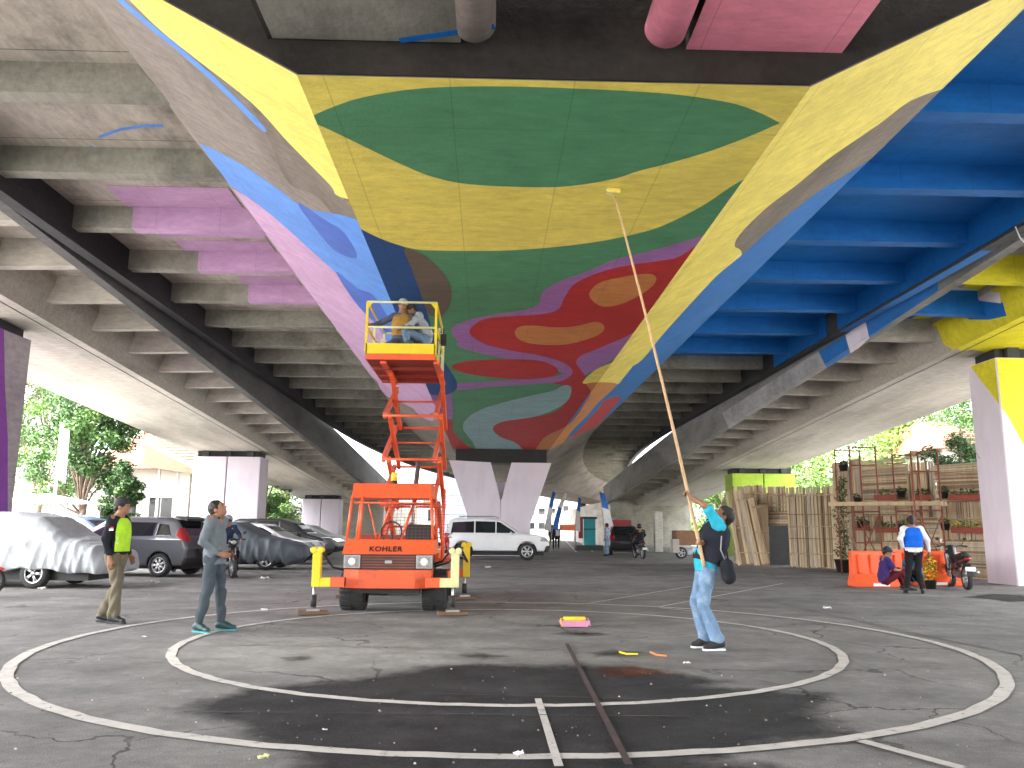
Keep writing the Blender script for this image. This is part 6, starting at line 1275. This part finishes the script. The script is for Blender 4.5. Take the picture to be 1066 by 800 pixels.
for q in (-w_, w_): mb = MB(); mb.tube([(q, 0, 0), (q, 0, zt(544, 84))], .05, M_METAL, 6); mb.build('post', t)
t, w_ = box_thing('red_awning', 'dark red awning panel behind the black hatchback', 'awning', 636, 657, 52, 541, 553, RP, .1, 'cloth')
for q in (-w_, w_): mb = MB(); mb.tube([(q, 0, 0), (q, 0, zt(541, 52))], .04, M_METAL, 6); mb.build('post', t)
t, w_ = box_thing('concrete_post', 'pale square post right of the motorcyclist', 'post', 682, 690, 44, 532, 573, M_SOFF, .5)
def banner(lab, px, Y, ytop, lean, m1, m2, hl=.4):
    t = thing('banner_flag', lab, 'flag', (XX(px, Y, 1), Y, 0)); H = zt(ytop, Y); pts = [Vector((lean * (i / 8) ** 2, 0, H * i / 8)) for i in range(9)]; mb = MB(); mb.tube(pts, .03, BB[1], 6, .015); mb.build('pole', t); mb = MB(); vs = []
    for i in range(3, 9): vs += [pts[i] + Vector((.02, .04 * math.sin(i), 0)), pts[i] + Vector((.02 + hl * (1.05 - i / 12), .1 * math.sin(i * 1.3), -.12))]
    mb.add(vs[:8], [(0, 1, 3, 2), (2, 3, 5, 4), (4, 5, 7, 6)], m1); mb.add(vs[6:], [(0, 1, 3, 2), (2, 3, 5, 4)], m2); mb.build('cloth', t, fixn=False)
fb = cloth('flag_blue', (.05, .16, .5)); banner('blue and white banner flag right of the V shaped pier', 566, 47, 512, .5, WHC, fb); banner('second blue banner flag leaning over the road, near the white car', 573, 52, 513, .9, fb, WHC); banner('white and blue banner flag by the turquoise kiosk', 598, 56, 518, .3, WHC, fb); banner('tall banner flag standing beside the black hatchback', 630, 45, 512, -.3, WHC, fb, .7)
P = standing(); person('pedestrian in pale jeans and blue checked shirt by the black hatchback', (XX(632, 43.5, .8), 43.5, 0), R(150), P, .02, cloth('checked_blue', (.09, .13, .26), col2=(.4, .42, .5), c2scale=18, c2lo=.45, c2hi=.55), 'long', DEN, BSH, None, HAIR)
t, w_ = box_thing('brown_cart', 'brown cart with a rounded top parked behind the painter', 'cart', 704, 738, 40, 551, 566, mat('brown_crate', (.20, .10, .05), .7, .2), 1.0)  # box on wheels, the brown cart
for q in (-w_ * .7, w_ * .7): car_wheel(t, q, .1, .28, -1, spokes=5)
t, w_ = box_thing('concrete_block', 'pale concrete block beside the brown cart', 'block', 700, 707, 38, 560, 574, M_SOFF, .5)
p = S(720, 578, 0); t = thing('plastic_sack', 'grey-white sack on the ground behind the painter', 'sack', (p.x, p.y, 0)); s = SDF(); s.c((-.2, 0, .15), (.2, .05, .18), .2, .16, .05); s.c((0, 0, .2), (.05, 0, .42), .16, .06, .08); s.noise = wrinkle(.02, 18); s.build('sack', PALC, t, .03)
motorbike('parked motorcycle with red panels between the lift and the white car', (XX(458, 33, .5), 33, .004), R(60), MRED, .03)
t, w_ = box_thing('blue_crate', 'blue plastic drum beside the motorcycle left of the white car', 'crate', 449, 456, 32, 561, 581, mat('blue_plastic', (.03, .2, .5), .4), .4)
# street light brackets and cables under the flyover
mb = MB(); pts = [A(1057, 236, 13.0), A(1062, 248, 13.0), A(1075, 262, 13.0)]; mb.tube(pts, .012, M_WHITE, 6); tag(mb.build('hanging_cable'), 'short white cable hanging from the right edge beam', 'cable')
t = thing('support_cable', 'thin guy wire slanting past the scaffold towards the right pier', 'wire', A(988, 428, 24)); a = A(988, 428, 24); b = A(1020, 478, 22); mb = MB(); mb.tube([(0, 0, 0), b - a], .01, M_METAL, 5); mb.build('wire', t)
